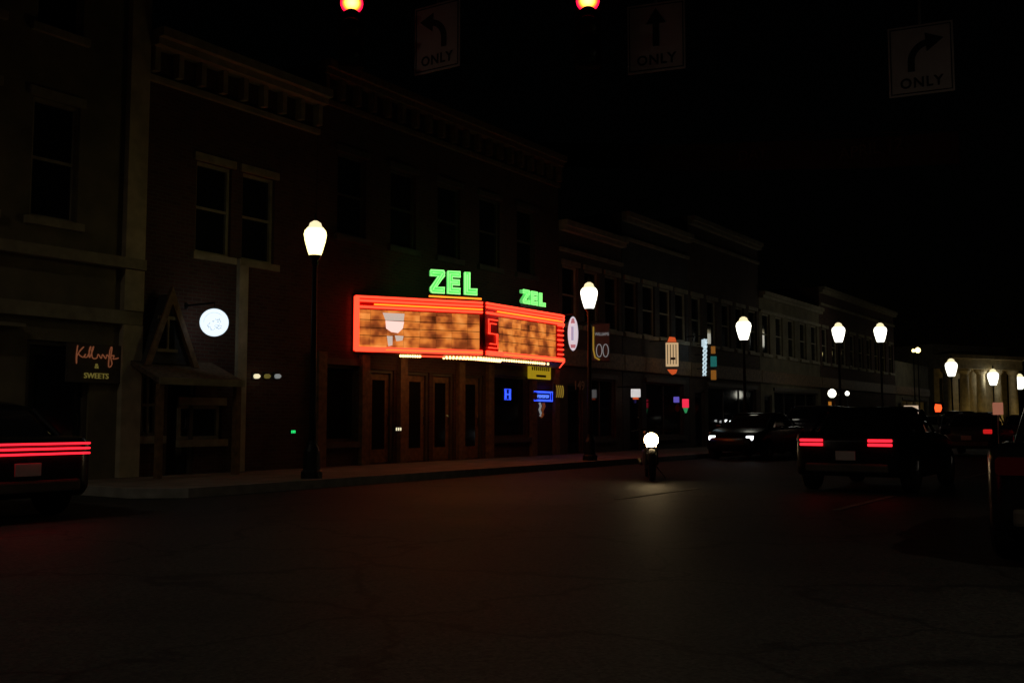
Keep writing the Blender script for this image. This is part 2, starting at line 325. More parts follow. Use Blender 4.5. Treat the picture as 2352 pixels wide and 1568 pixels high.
def cornice(e, cx, t0, t1, z, m, br=True, scale=1.0):
    g = MB(); g.span((t0-cx, -.45*scale, z-.18), (t1-cx, -.002, z)); g.span((t0-cx, -.32*scale, z-.32), (t1-cx, -.002, z-.181)); g.span((t0-cx, -.10, z-.98), (t1-cx, -.002, z-.86))
    if br:
        n = int((t1-t0)/.55)
        for i in range(n+1):
            x = t0-cx+.1+(t1-t0-.2)*i/n; g.prism([(x-.06, z-.321), (x+.06, z-.321), (x+.06, z-.8), (x-.06, z-.8)], -.2, -.003)
    g.build('cornice', m, e)
# --- A : tall corner building, left edge
ops = [(-9.9+i*1.55, -9.0+i*1.55, 4.75, 6.9) for i in range(6)]+[(-9.9+i*1.55, -9.0+i*1.55, 8.2, 10.2) for i in range(6)]
zdoor = (-2.1, -.9, .14, 2.6)
shop = [(-7.5, -4.4, .5, 2.6), zdoor]
ops2 = [o for o in ops if o[0] > -6.6]
# facade starts at the corner t=-6.6
shop = [(-6.2, -4.5, .55, 2.6), zdoor]
eA, cA = building('corner_building', 'tall olive stucco corner building with coral script sign at the far left', -6.6, .1, 12.5, 'olive', openings=ops2+shop)
for o in ops2: window(eA, cA, o, 'trim', 0)
window(eA, cA, shop[0], 'trimdark', 1, rows=0)
door(eA, cA, zdoor)
g = MB(); g.span((-6.6-cA, -.12, 3.0), (.1-cA, -.002, 3.25)); g.span((-6.6-cA, -.2, 4.05), (.1-cA, -.002, 4.25)); g.build('string_course', 'trim', eA)
g = MB(); g.span((-3.85-cA, -.06, .14), (-2.75-cA, -.002, 2.75)); g.build('light_wall_panel', 'white', eA)
g = MB(); g.span((-4.0-cA, -.3, 2.78), (-2.3-cA, -.002, 2.84)); g.build('ledge', 'trim', eA)
g = MB(); g.span((-.32-cA, -.14, .14), (.1-cA, -.002, 2.99)); g.span((-.32-cA, -.14, 3.26), (.1-cA, -.002, 4.04)); g.span((-.32-cA, -.14, 4.26), (.1-cA, -.002, 11.4)); g.build('pilaster', 'stone', eA)
cornice(eA, cA, -6.6, .1, 12.4, 'trim')
# coral script sign above the door
p = fac(225, 820, .2)
s = empty('shop_sign', FM @ Vector((p.x, -.02, p.z)), ROT, 'dark shop sign with coral script over small olive letters, beside the pilaster', 'shop sign')
g = MB(); g.span((-.52, -.06, -.46), (.56, .0, .24)); g.build('board', 'trimdark', s)
g = MB(); pts = [(-.36, .17), (-.38, -.02), (-.37, -.16), (-.36, .0), (-.24, .15), (-.34, .03), (-.25, -.04), (-.2, .02), (-.23, -.03), (-.16, -.02), (-.1, .16), (-.13, .1), (-.12, -.04), (-.04, .16), (-.08, .1), (-.06, -.04)]
pts += [(-.04+.045*k+(.02 if k % 2 else 0), (-.04 if k % 2 else .03)) for k in range(1, 7)]+[(.3, -.02), (.33, .17), (.29, .12), (.27, -.18), (.34, -.14), (.31, .0), (.38, .02), (.36, -.04), (.5, -.01)]
q = []
for k in range(len(pts)-1):
    p0, p1, p2, p3 = pts[max(k-1, 0)], pts[k], pts[k+1], pts[min(k+2, len(pts)-1)]
    for u in (0, .25, .5, .75):
        q.append(tuple(.5*((2*p1[c])+(-p0[c]+p2[c])*u+(2*p0[c]-5*p1[c]+4*p2[c]-p3[c])*u*u+(-p0[c]+3*p1[c]-3*p2[c]+p3[c])*u**3) for c in (0, 1)))
g.tube([(a+.02, -.075, b+.03) for a, b in q], .011, 5); g.build('script_lettering', 'coral', s)
text('lettering', '&', .13, 'olivelet', s, (.05, -.075, -.16))
text('lettering', 'SWEETS', .14, 'olivelet', s, (.05, -.075, -.34))
# --- B : two storeys with gable dormer over porch
def tz(x, y, off=0): p = fac(x, y, off); return p.x, p.z
wt0, wz1 = tz(415, 930); wt1, wz0 = tz(508, 1008)
dB = (.75, 1.45, .14, 2.35)
wB = (wt0, wt1, wz0, wz1); sB = (.22, .62, .9, 2.1)
u1 = (1.35, 2.25, 4.6, 6.5); u2 = (2.55, 3.45, 4.6, 6.5)
eB, cB = building('gabled_shop', 'two storey red brick shop with bracketed cornice, gable and cream porch fascia', .12, 4.72, 8.8, 'brickred', openings=[dB, wB, sB, u1, u2])
door(eB, cB, dB); window(eB, cB, wB, 'trim', 0, rows=0); window(eB, cB, sB, 'trim', 1)
window(eB, cB, u1, 'trim', 0); window(eB, cB, u2, 'trim', 0)
cornice(eB, cB, .12, 4.72, 8.8, 'trim', scale=1.1)
f0 = fac(365, 872, 1.0); f1 = fac(560, 884, 1.0)
zf = (f0.z+f1.z)/2; a0, a1 = f0.x-cB, f1.x-cB
g = MB(); g.span((a0, -1.04, zf-.06), (a1, -1.0, zf+.07)); g.build('porch_fascia', 'trim', eB)
g = MB(); g.loft([[(a0, -1.0, zf-.05), (a0, -1.0, zf+.06), (a0, -.003, zf+.46), (a0, -.003, zf+.38)], [(a1, -1.0, zf-.05), (a1, -1.0, zf+.06), (a1, -.003, zf+.46), (a1, -.003, zf+.38)]]); g.build('porch_roof', 'shingle', eB)
g = MB(); g.span((a1-.16, -.98, .14), (a1-.04, -.86, zf-.05)); g.span((a0+.04, -.98, .14), (a0+.14, -.86, zf-.05)); g.build('porch_post', 'wood', eB)
g0 = fac(392, 675, .35); g1 = fac(445, 838, .35); g2 = fac(338, 838, .35)
ax, az, bx1, bx0, bz = g0.x-cB, g0.z, g1.x-cB, g2.x-cB, g1.z
g = MB(); g.prism([(bx0, bz), (bx1, bz), (ax, az)], -.3, -.003); gb = g.build('gable', 'brickgrey', eB)
g = MB(); g.prism([(bx1-.02, bz-.05), (bx1+.1, bz-.05), (ax+.02, az+.14), (ax-.05, az-.02)], -.4, -.301); g.prism([(bx0+.02, bz-.05), (ax+.05, az-.02), (ax-.02, az+.14), (bx0-.1, bz-.05)], -.45, -.402); g.build('bargeboard', 'wood', gb)
g = MB(); q0 = fac(368, 800, .35); q1 = fac(404, 735, .35)
g.span((q0.x-cB, -.33, q0.z), (q1.x-cB, -.301, q1.z)); wv = g.build('window', 'glass', gb)
g = MB(); g.span((q0.x-cB-.06, -.36, q0.z-.06), (q1.x-cB+.06, -.331, q0.z)); g.span((q0.x-cB-.06, -.36, q1.z), (q1.x-cB+.06, -.331, q1.z+.06)); g.span(((q0.x+q1.x)/2-cB-.02, -.36, q0.z), ((q0.x+q1.x)/2-cB+.02, -.331, q1.z)); g.build('window_trim', 'trim', gb)
px1, _ = tz(548, 900)
g = MB(); g.span((px1-cB-.12, -.1, .14), (px1-cB+.12, -.002, 4.6)); g.build('pilaster', 'stone', eB)
# round backlit blade sign
dc = fac(492, 741, .9)
wc = FM @ dc
s = empty('round_sign', wc, math.atan2(wc.y, wc.x)-math.pi/2, 'glowing round cool white sign with grey print, on a bracket over the porch', 'hanging sign')
Dy = wc.y; rr_ = 32/2300*Dy
g = MB(); g.lathe([(rr_, -.05), (rr_, .05)], (0, 0, 0), 48, 'y'); g.build('face', 'disc', s)
g = MB(); g.lathe([(rr_+.001, -.06), (rr_+.02, -.06), (rr_+.02, .06), (rr_+.001, .06)], (0, 0, 0), 48, 'y', caps=False); g.build('rim', 'galv', s)
g = MB()
g.tube([(rr_*.72*math.cos(a), -.055, rr_*.72*math.sin(a)) for a in [math.pi*(.25+.75*i/16) for i in range(17)]], .006, 5)
for k in range(14):
    a = random.uniform(-.5, .35)*rr_; b2 = random.uniform(-.55, .25)*rr_; L = random.uniform(.05, .2)*rr_*2
    g.tube([(a, -.055, b2), (a+L*.5, -.055, b2+random.uniform(-.05, .07)), (a+L, -.055, b2+random.uniform(-.06, .06))], random.uniform(.004, .011), 5)
g.build('print', 'discart', s)
lw = s.matrix_world.inverted() if False else None
bx = (Matrix.Translation(wc) @ Matrix.Rotation(s.rotation_euler[2], 4, 'Z')).inverted()
w0 = bx @ (FM @ Vector((dc.x, -.0, dc.z+rr_+.12)));
g = MB(); g.tube([(0, 0, rr_+.12), w0], .018, 8); g.tube([(0, 0, rr_+.13), (0, 0, rr_)], .01, 6); g.lathe([(.07, -.01), (.07, .01)], tuple(w0), 12, 'y'); g.build('bracket', 'metal', s)
# --- C : theatre
cdoors = [(6.6, 7.5, .14, 2.45), (8.0, 8.9, .14, 2.45), (9.05, 9.95, .14, 2.45), (10.4, 11.3, .14, 2.45)]
cwin = [(5.0, 6.2, .7, 2.5), (11.8, 13.6, .7, 2.5)]
cup = [(5.4+i*1.9, 6.4+i*1.9, 5.6, 7.6) for i in range(5)]
eC, cC = building('theatre_building', 'dark red brick theatre building behind the red neon marquee', 4.74, 15.35, 9.6, 'brickred', openings=cdoors+cwin+cup)
for o in cdoors: door(eC, cC, o, 'wood')
for o in cwin: window(eC, cC, o, 'trimdark', 0, rows=0)
for o in cup: window(eC, cC, o, 'trimdark', 0)
cornice(eC, cC, 4.74, 15.35, 9.6, 'wood', scale=.8)
g = MB()
for tt in (4.9, 6.35, 7.75, 10.18, 11.55, 13.8, 15.1): g.span((tt-.13-cC, -.12, .14), (tt+.13-cC, -.002, 2.78))
g.build('pilaster', 'wood', eC)
# --- marquee (hangs off the theatre: one thing)
A_, C_, D_, E_ = (5.97, 0), (8.84, -1.76), (12.6, -1.76), (15.2, 0); ZB, ZT = 2.82, 4.22
mq = empty('theatre_marquee', T(9.5, 0, ZB), ROT, 'large angled theatre marquee outlined in red neon with orange letter boards', 'marquee')
ox = 9.5
def L(p, z=0): return (p[0]-ox, p[1], z-ZB)
g = MB(); g.plan([(p[0]-ox, p[1]-.003 if p[1] == 0 else p[1]) for p in (A_, C_, D_, E_)], .02, ZT-ZB-.02); g.build('body', 'marqdark', mq)
g = MB(); g.plan([(p[0]-ox, p[1]-.003 if p[1] == 0 else p[1]) for p in (A_, C_, D_, E_)], 0, .016); g.build('soffit', 'soffit', mq)
def face_frame(P, Q):
    d = Vector((Q[0]-P[0], Q[1]-P[1], 0)); Ln = d.length; ang = math.atan2(d.y, d.x); return Ln, ang
def sub(P, Q, name, builder, m, parent=mq, **k):
    Ln, ang = face_frame(P, Q); g = MB(); builder(g, Ln); return g.build(name, m, parent, loc=(P[0]-ox, P[1], 0), rot=(0, 0, ang))
Ln1, an1 = face_frame(A_, C_); Ln2, an2 = face_frame(C_, D_)
HH = ZT-ZB
for P, Q, nm, pm in ((A_, C_, 'l', cell_panel('letter_board', .42, .19)), (C_, D_, 'f', cell_panel('letter_board', .42, .19)), (D_, E_, 'r', cell_panel('letter_board', .42, .19))):
    x0 = .12 if nm != 'f' else .62; x1e = .12 if nm == 'l' else (.35 if nm == 'f' else .12)
    def ch(g, Ln):
        g.span((0, -.08, .02), (Ln, -.002, .14)); g.span((0, -.08, HH-.36), (Ln, -.002, HH-.02)); g.span((0, -.08, .14), (x0-.02, -.002, HH-.36)); g.span((Ln-x1e+.02, -.08, .14), (Ln, -.002, HH-.36))
    sub(P, Q, 'frame', ch, 'redpaint')
    sub(P, Q, 'letter_board', lambda g, Ln: g.span((x0-.02, -.05, .14), (Ln-x1e+.02, -.01, HH-.36)), pm)
    def rl(g, Ln):
        for i in range(1, 4): g.span((x0-.02, -.056, .14+.19*i+.08), (Ln-x1e+.02, -.051, .155+.19*i+.08))
    sub(P, Q, 'letter_rail', rl, 'marqdark')
    def tb(g, Ln):
        r = .03
        for z in (.05, .11, HH-.3): g.tube([(.04, -.11, z), (Ln-.04, -.11, z)], r)
        for z in (HH-.06, HH-.15): g.tube([(.04, -.11, z), (Ln-.04, -.11, z)], r)
        if nm == 'l':
            for x in (.03, .1): g.tube([(x, -.115, .05), (x, -.115, HH-.06)], .034)
    sub(P, Q, 'neon_tube', tb, 'neonred')
    sub(P, Q, 'orange_neon_tube', lambda g, Ln: (g.tube([(.5, -.115, HH-.23), (Ln-.04, -.115, HH-.23)], .016), g.tube([(.8, -.115, .08) , (Ln-.04, -.115, .08)], .010)), 'neonorange')
# corner neon letter (S) on the front column, and the stack of bars at the far end
def sl_(g, Ln):
    for s_, r in ((1, .014), (.72, .012)):
        x0_, x1_, z0, z1, z2 = .31-.2*s_, .31+.2*s_, .58-.36*s_, .58, .58+.36*s_
        g.tube([(x1_, -.12, z2), (x0_, -.12, z2), (x0_, -.12, z1), (x1_, -.12, z1), (x1_, -.12, z0), (x0_, -.12, z0)], r, 6)
sub(C_, D_, 'neon_letter', sl_, 'neonred')
def bars(g, Ln):
    for i in range(9):
        z = .1+i*.135; g.tube([(Ln-.3, -.11, z), (Ln-.02, -.12, z), (Ln+.06, -.06, z+.015)], .02, 6)
sub(C_, D_, 'neon_bar', bars, 'neonred')
# pale picture on the left board
def pic(g, Ln):
    x = .78; g.prism([(x-.05, .98), (x+.5, .98), (x+.48, .8), (x+.02, .8)], -.07, -.058)
    g.prism([(x+.06, .42), (x+.2, .42), (x+.2, .2), (x+.1, .17)], -.07, -.058); g.prism([(x+.26, .44), (x+.48, .43), (x+.45, .32), (x+.3, .3)], -.07, -.058)
sub(A_, C_, 'poster', pic, 'greyglow')
sub(A_, C_, 'poster_band', lambda g, Ln: g.prism([(.8, .79), (1.27, .78), (1.24, .62), (1.12, .5), (.95, .52), (.82, .6)], -.07, -.058), 'pinkglow')
# neon lines and bulbs under the soffit
def soff(g, Ln): g.tube([(1.6, .25, -.03), (Ln-.1, .25, -.03)], .018, 6)
sub(A_, C_, 'soffit_neon', soff, 'neonred'); 
g = MB(); g.tube([(C_[0]-ox, C_[1]+.3, -.03), (C_[0]+1.2-ox, C_[1]+.3, -.03)], .018, 6); g.build('soffit_neon', 'neonred', mq)
g = MB(); bmesh.ops.create_icosphere(g.bm, subdivisions=1, radius=.034); bulb0 = g.build('bulb', 'bulb', mq, smooth=True)
def bulbs(pts):
    global bulb0
    for p in pts:
        if bulb0: b = bulb0; bulb0 = None; globals()['_b'] = b
        else: b = globals()['_b'].copy(); C.objects.link(b); b.parent = mq
        b.location = p
def row(P, Q, a, b, n, off, z=-.045):
    d = Vector((Q[0]-P[0], Q[1]-P[1])).normalized(); nrm = Vector((-d.y, d.x)); o = []
    for i in range(n):
        s_ = a+(b-a)*i/(n-1); o.append((P[0]-ox+d.x*s_+nrm.x*off, P[1]+d.y*s_+nrm.y*off, z))
    return o
bulbs(row(A_, C_, 1.25, 1.75, 9, .12)); bulbs(row(A_, C_, 2.45, 3.3, 10, .12)); bulbs(row(C_, D_, .0, 3.1, 28, .12)); bulbs([row(C_, D_, 3.3, 3.5, 2, .12)[0]])
bulbs(row(A_, C_, 2.5, 3.1, 8, .45)); bulbs(row(C_, D_, -.2, 1.5, 18, .5))
# --- ZEL sign letters on top of the marquee
GLY = {'Z': [(0, 1), (.9, 1), (.95, .9), (.95, .78), (.38, .25), (.95, .25), (.95, 0), (.1, 0), (0, .1), (0, .22), (.55, .75), (0, .75)],
       'E': [(0, 0), (0, 1), (.85, 1), (.85, .76), (.3, .76), (.3, .62), (.8, .62), (.8, .4), (.3, .4), (.3, .25), (.85, .25), (.85, 0)],
       'L': [(0, 0), (0, 1), (.32, 1), (.32, .26), (.85, .26), (.85, 0)]}
def zel(P, Q, s0, h, zb, label, wx, name='neon_sign'):
    Ln, ang = face_frame(P, Q); d = Vector((math.cos(ang), math.sin(ang)))
    e = empty(name, FM @ Vector((P[0]+d.x*s0, P[1]+d.y*s0, zb)), ROT+ang, label, 'neon sign')
    x = 0
    for chh in 'ZEL':
        pts = [(x+a*h*wx, b*h) for a, b in GLY[chh]]
        g = MB(); g.prism(pts, -.06, .04); lt = g.build('letter', 'greenfill', e)
        cxm = sum(p[0] for p in pts)/len(pts)
        g = MB(); g.tube([(a, -.08, b) for a, b in pts], .02*h/.55, 6, closed=True)
        skel = {'Z': [(.12, .88), (.82, .88), (.15, .12), (.85, .12)], 'E': [(.75, .88), (.14, .88), (.14, .12), (.75, .12)], 'L': [(.15, .9), (.15, .12), (.78, .12)]}[chh]
        g.tube([(x+a*h*wx, -.085, b*h) for a, b in skel], .016*h/.55, 6)
        if chh == 'E': g.tube([(x+.14*h*wx, -.085, .51*h), (x+.7*h*wx, -.085, .51*h)], .016*h/.55, 6)
        g.build('tube', 'neongreen', lt)
        x += h*wx*1.2
    g = MB(); g.span((-.05, -.03, -.09), (x, .03, -.045))
    for q in (.1, x-.2): g.span((q, -.02, -.14 if h > .5 else -.12), (q+.05, .02, -.05))
    g.build('support_rail', 'metal', e)
    return e
sgn = zel(A_, C_, 1.95, .56, ZT+.14, 'large green neon letters ZEL standing on the angled left side of marquee', .68)
g = MB(); g.tube([(-.05, -.1, -.1), (1.35, -.1, -.1)], .022, 6); g.build('underline_tube', 'neonorange', sgn)
zel(C_, D_, 1.75, .36, ZT+.12, 'smaller green neon letters on the front edge of marquee', .95)
# --- D : next shop (yellow sign, blue neon), E.. onward
def simple_row(name, label, t0, t1, H, wall, nwin, trim='trim', lit=None, glow_low=(), corn=True):
    wspan = (t1-t0)/nwin; ops_up = [(t0+wspan*(i+.5)-.5, t0+wspan*(i+.5)+.5, 4.3, 6.2) for i in range(nwin)] if H > 6.8 else []
    dd = (t0+.5, t0+1.45, .14, 2.4); sh = (t0+1.8, t1-.5, .6, 2.6)
    gl = [(a, b, 1.0, 2.3) for a, b in glow_low if a > t0+.3 and b < t1-.3]
    e, cx = building(name, label, t0, t1, H, wall, openings=ops_up+(gl or [dd, sh]))
    for o in gl: window(e, cx, o, 'trimdark', 0, rows=0, glass='winwarm')
    for i, o in enumerate(ops_up): window(e, cx, o, trim, 0, glass='winwarm' if lit and i in lit else 'glass')
    if not gl: door(e, cx, dd); window(e, cx, sh, 'trimdark', max(1, int((t1-t0)/2.2)-1), rows=0)
    g = MB(); g.span((t0-cx, -.1, 2.95), (t1-cx, -.002, 3.5)); g.build('sign_band', 'wood', e)
    if corn: cornice(e, cx, t0, t1, H, trim, br=False, scale=.7)
    return e, cx
simple_row('brown_brick_shop', 'brown brick shop just past the marquee with a yellow sign over its window', 15.4, 19.6, 7.6, 'brickbrown', 3)
simple_row('grey_shop', 'grey brick shop under the sign with two rings', 19.65, 25.2, 8.6, 'brickgrey', 4)
simple_row('tall_brick_building', 'brown brick building behind the tan and red vertical banner sign', 25.25, 33.0, 9.4, 'brickbrown', 5)
simple_row('stucco_shop', 'plain stucco shop behind the parked cars', 33.05, 42.0, 7.2, 'olive', 5)
simple_row('long_brick_building', 'long red brick building with a few amber lit windows, before the columned building', 42.05, 58.0, 8.4, 'brickred', 9, glow_low=[(fac(a, 940).x, fac(b, 940).x) for a, b in ((1826, 1836), (1862, 1870), (1903, 1918))])
simple_row('low_shop', 'low stucco shop adjoining the columned building', 58.05, 68.0, 5.2, 'olive', 6, corn=False)
# columned building, floodlit, turned a little towards the crossing
pL = at(2148, 965, 80); pR = at(2316, 965, 84); HL = Vector((pL.x, pL.y, 0)); dv = Vector((pR.x-pL.x, pR.y-pL.y, 0)); LW = dv.length; RZ = math.atan2(dv.y, dv.x)
n6 = 4; sp_ = LW/n6
hop = [(sp_*i+sp_*.28, sp_*i+sp_*.72, .5, 4.6) for i in range(n6)]
eH, cH = building('columned_building', 'pale stone building with a row of tall columns, lit yellow from below', 0, LW, 7.3, 'stone', openings=hop, F0=HL, Rz=RZ)
for o in hop: window(eH, cH, o, 'trimdark', 1, sill=False)
for i in range(n6+1):
    x = .45+(LW-.9)*i/n6-cH
    g = MB(); g.lathe([(.5, .0), (.5, .2), (.4, .3), (.38, 1), (.32, 4.9), (.4, 5.0), (.5, 5.15), (.5, 5.3)], (x, -.9, 0), 16); g.build('column', 'stone', eH, smooth=False)
g = MB(); g.span((-cH, -1.5, 5.301), (LW-cH, -.002, 6.1)); g.build('entablature', 'stone', eH)
g = MB(); g.span((-.3-cH, -1.8, 6.101), (LW+.3-cH, -.002, 6.4)); g.build('cornice', 'stone', eH)
for i in range(n6):
    x = sp_*(i+.5); wp = HL+dv.normalized()*x+Vector((math.sin(RZ), -math.cos(RZ), 0))*2.6
    fl = tag(MB().box((0, 0, .12), (.4, .25, .2), 0, .03).build('floodlight', 'metal', loc=wp+Vector((0, 0, .13)), rot=(0, 0, RZ)), ['small ground floodlight at the leftmost bay of the columned building', 'small ground floodlight at the second bay from the left of the columned building', 'small ground floodlight at the third bay from the left of the columned building', 'small ground floodlight at the rightmost bay of the columned building'][i], 'floodlight', 'floodlights in front of the columns')
    MB().span((-.15, -.02, .225), (.15, .1, .232)).build('lens', 'lampcap', fl)
    l = bpy.data.lights.new('floodlight_beam', 'SPOT'); l.energy = 26; l.spot_size = R(110); l.color = (1, .68, .2); l.shadow_soft_size = .1
    lo = bpy.data.objects.new('floodlight_beam', l); C.objects.link(lo); lo.parent = fl; lo.location = (0, .05, .3); lo.rotation_euler = (R(180-35), 0, 0)
# ================================================================== SHOP SIGNS ON THE ROW
def wallsign(name, x0, y0, x1, y1, off, face, label, cat='shop sign', th=.08, edge='metal', brk=True, camface=False, shape='box'):
    a = fac(x0, y1, off); b = fac(x1, y0, off); c = (a+b)/2
    wc = FM @ c
    if camface: rz = math.atan2(wc.y, wc.x)-math.pi/2; k = abs((FM @ a - FM @ b).length)
    else: rz = ROT
    e = empty(name, wc, rz, label, cat)
    Y = wc.y; W = (x1-x0)/2300*Y if camface else b.x-a.x; H = (y1-y0)/2300*Y
    if shape == 'box':
        g = MB(); g.box((0, 0, 0), (W, th, H), 0, min(.02, th*.3)); g.build('face', face, e)
        g = MB(); g.box((0, th*.3, H/2+.012), (W+.03, th, .022)); g.box((0, th*.3, -H/2-.012), (W+.03, th, .022)); g.build('edge_trim', edge, e)
    elif shape == 'oval':
        g = MB(); g.lathe([(1, -th/2), (1, th/2)], (0, 0, 0), 32, 'y'); o = g.build('face', face, e); o.scale = (W/2, 1, H/2)
        g = MB(); g.tube([(W/2*1.02*math.cos(i*math.pi/16), 0, H/2*1.02*math.sin(i*math.pi/16)) for i in range(32)], .015, 6, True); g.build('rim', edge, e)
    if brk:
        inv = (Matrix.Translation(wc) @ Matrix.Rotation(rz, 4, 'Z')).inverted(); w1 = inv @ (FM @ Vector((c.x, 0, c.z+H/2+.08)))
        g = MB(); g.tube([(0, 0, H/2+.08), w1], .02, 6); g.tube([(0, 0, H/2+.09), (0, 0, H/2)], .012, 6); g.build('bracket', 'metal', e)
    return e, W, H
e, W, H = wallsign('yellow_sign', 1214, 832, 1263, 871, .12, 'yellowsign', 'yellow backlit sign with dark lettering below the right end of marquee', brk=False)
text('lettering', 'LIQUOR', H*.45, 'black', e, (0, -.05, H*.16), sx=W/ (H*.45*3.9)); text('lettering', 'STORE', H*.22, 'black', e, (0, -.05, -H*.3), sx=W/(H*.3*4.5))
for o in kids(e):
    if o.name.startswith('lettering'): bpy.data.objects.remove(o)
g = MB()
for i in range(9): g.span((-W*.4+i*W*.095, -.05, H*.0), (-W*.4+i*W*.095+W*.05, -.042, H*(.2+.12*((i*7) % 3))))
g.span((-W*.2, -.05, -H*.38), (W*.25, -.042, -H*.25)); g.build('blurred_lettering', 'black', e)
e, W, H = wallsign('blue_neon_sign', 1221, 899, 1266, 921, .05, 'inkblue', 'rectangular blue neon window sign with double border', 'neon sign', brk=False)
g = MB()
for k, r in ((.48, .016), (.38, .012)): g.tube([(-W*k, -.06, -H*k), (W*k, -.06, -H*k), (W*k, -.06, H*k), (-W*k, -.06, H*k)], r, 6, True)
g.build('border_tube', 'neonblue', e); g = MB()
for i in range(7):
    x = -W*.27+W*.09*i
    g.tube([(x-W*.025, -.06, H*.16), (x-W*.025, -.06, -H*.16), (x+W*.02, -.06, -H*.16 if i % 2 else 0), (x+W*.02, -.06, H*.16)], .010, 5)
g.build('lettering', 'bluefill', e)
e, W, H = wallsign('blue_letter_sign', 1155, 893, 1170, 918, .05, 'inkblue', 'small upright blue neon letter H sign in the theatre window', 'neon sign', brk=False)
g = MB()
for x in (-.3, .3): g.tube([(W*x, -.06, -H*.4), (W*x, -.06, H*.4)], .02, 6)
g.tube([(-W*.3, -.06, 0), (W*.3, -.06, 0)], .02, 6); g.tube([(-W*.45, -.06, -H*.48), (W*.45, -.06, -H*.48), (W*.45, -.06, H*.48), (-W*.45, -.06, H*.48)], .01, 6, True); g.build('letter_tube', 'neonblue', e)
# grey and orange figure shaped cut-out under the blue sign
p = fac(1243, 940, .1); s = empty('window_display', FM @ p, ROT, 'grey and rust coloured hanging ornament below the blue neon sign', 'ornament')
g = MB(); g.tube([(-.12, -.02, .2), (-.07, -.03, .1), (-.12, -.02, 0), (-.05, -.02, -.12), (-.08, -.02, -.2)], .035, 7); g.build('grey_ribbon', 'greylet', s, smooth=True)
g = MB(); g.tube([(.12, 0, .2), (.14, -.02, .1), (.08, 0, 0), (.09, 0, -.15), (0, 0, -.22)], .05, 7); g.build('rust_ribbon', mat('rust_cloth', (.35, .1, .03), .7, (.35, .08, .02), .25), s, smooth=True)
# street number on the brown shop
p = fac(1330, 886, .05); n_ = text('street_number', '149', .42, 'stone', None, FM @ Vector((p.x, -.06, p.z)), (math.pi/2, 0, ROT), sx=1.1); tag(n_, 'pale house number 149 on the wall right of the yellow sign', 'house number')
# yellow strokes (half of an arch sign)
p = fac(1297, 897, .3); s = empty('arch_sign', FM @ Vector((p.x, -.1, p.z)), ROT, 'small amber arched stripes sign low on the wall left of the number', 'shop sign')
g = MB()
for k in range(4): g.tube([(-.22+k*.12+.05*math.cos(a), -.03, .18*math.sin(a)-.02) for a in [math.pi/2-i*math.pi/8 for i in range(9)]], .018, 5)
g.build('stripe', 'yellowedge', s); MB().span((-.3, 0, -.25), (.36, .02, .22)).build('board', 'trimdark', s)
# oval blade sign
e, W, H = wallsign('oval_sign', 1304, 727, 1328, 806, .9, 'oval', 'tall narrow glowing white oval blade sign right of the marquee', shape='oval', camface=True)
g = MB(); g.prism([(-W*.22, H*.3), (W*.2, H*.3), (W*.1, H*.44), (-W*.1, H*.44)], -.06, -.045); g.prism([(-W*.2, -H*.42), (W*.2, -H*.42), (W*.25, -H*.32), (-W*.25, -H*.32)], -.06, -.045); g.build('pale_print', 'pinkcap', e)
g = MB(); g.prism([(-W*.18, -H*.2), (W*.05, -H*.2), (W*.05, H*.2), (-W*.18, H*.2)], -.06, -.045); g.build('print_stripe', glow('lilac_print', (.45, .45, .65), .6), e)
# sign with yellow border
e, W, H = wallsign('ring_sign', 1361, 744, 1400, 830, .9, 'trimdark', 'dark square-topped sign with yellow left edge, white lettering and two rings', camface=True, brk=True)
text('lettering', 'WILLIAMS', W*.26, 'greylet', e, (W*.05, -.05, H*.22), sx=.72)
g = MB()
for cx_ in (-.12, .26): g.tube([(W*cx_+W*.16*math.cos(i*math.pi/10), -.06, -H*.22+H*.17*math.sin(i*math.pi/10)) for i in range(20)], .012, 5, True)
g.build('ring_print', 'greylet', e)
g = MB(); g.tube([(-W*.45, -.06, H*.42), (-W*.46, -.06, -H*.2), (-W*.36, -.06, -H*.4), (-W*.1, -.06, -H*.47)], .03, 6); g.build('yellow_edge', 'yellowedge', e)
# tan banner with red ends
e, W, H = wallsign('banner_sign', 1529, 787, 1558, 842, .9, 'tan', 'tan backlit vertical banner sign with orange red top and tip', camface=True)
g = MB()
for i in range(4): g.span((-W*.38+i*W*.22, -.05, -H*.4), (-W*.38+i*W*.22+W*.06, -.042, H*.42))
g.span((-W*.1, -.052, -H*.22), (W*.25, -.043, -H*.12)); g.build('dark_print', 'wood', e)
g = MB(); g.prism([(-W*.36, H*.53), (W*.36, H*.53), (W*.25, H*.72), (-W*.2, H*.75)], -.04, .04); g.prism([(-W*.4, -H*.62), (W*.4, -H*.62), (W*.3, -H*.78), (0, -H*.85), (-W*.2, -H*.76)], -.04, .04); g.build('red_end_panel', 'orangered', e)
# ice white rope light sign
a = fac(1618, 862, .8); b = fac(1622, 772, .8)
s = empty('rope_light_sign', FM @ a, ROT, 'vertical twisted ice white rope light hanging right of the tan banner', 'light sign')
hh = b.z-a.z; g = MB()
for ph in (0, math.pi): g.tube([(.09*math.sin(i*.9+ph)*(.6+.4*i/30)+.004*i, .06*math.cos(i*.9+ph), hh*i/30*.92) for i in range(31)], .035, 6)
g.build('twisted_tube', 'icewhite', s, smooth=True)
g = MB(); g.prism([(-.17, hh*.72), (.16, hh*.72), (.27, hh*.93), (-.16, hh*.9)], -.03, .03); g.build('top_panel', 'icewhite', s)
g = MB(); g.tube([(0, 0, hh), (0, .8, hh)], .02, 6); g.build('bracket', 'metal', s)
wallsign('teal_sign', 1632, 818, 1646, 842, .8, 'teal', 'small teal square sign between two dim orange ones', camface=True)
wallsign('orange_sign', 1633, 795, 1643, 812, .8, 'amber', 'dim orange sign hanging above the teal sign', camface=True)
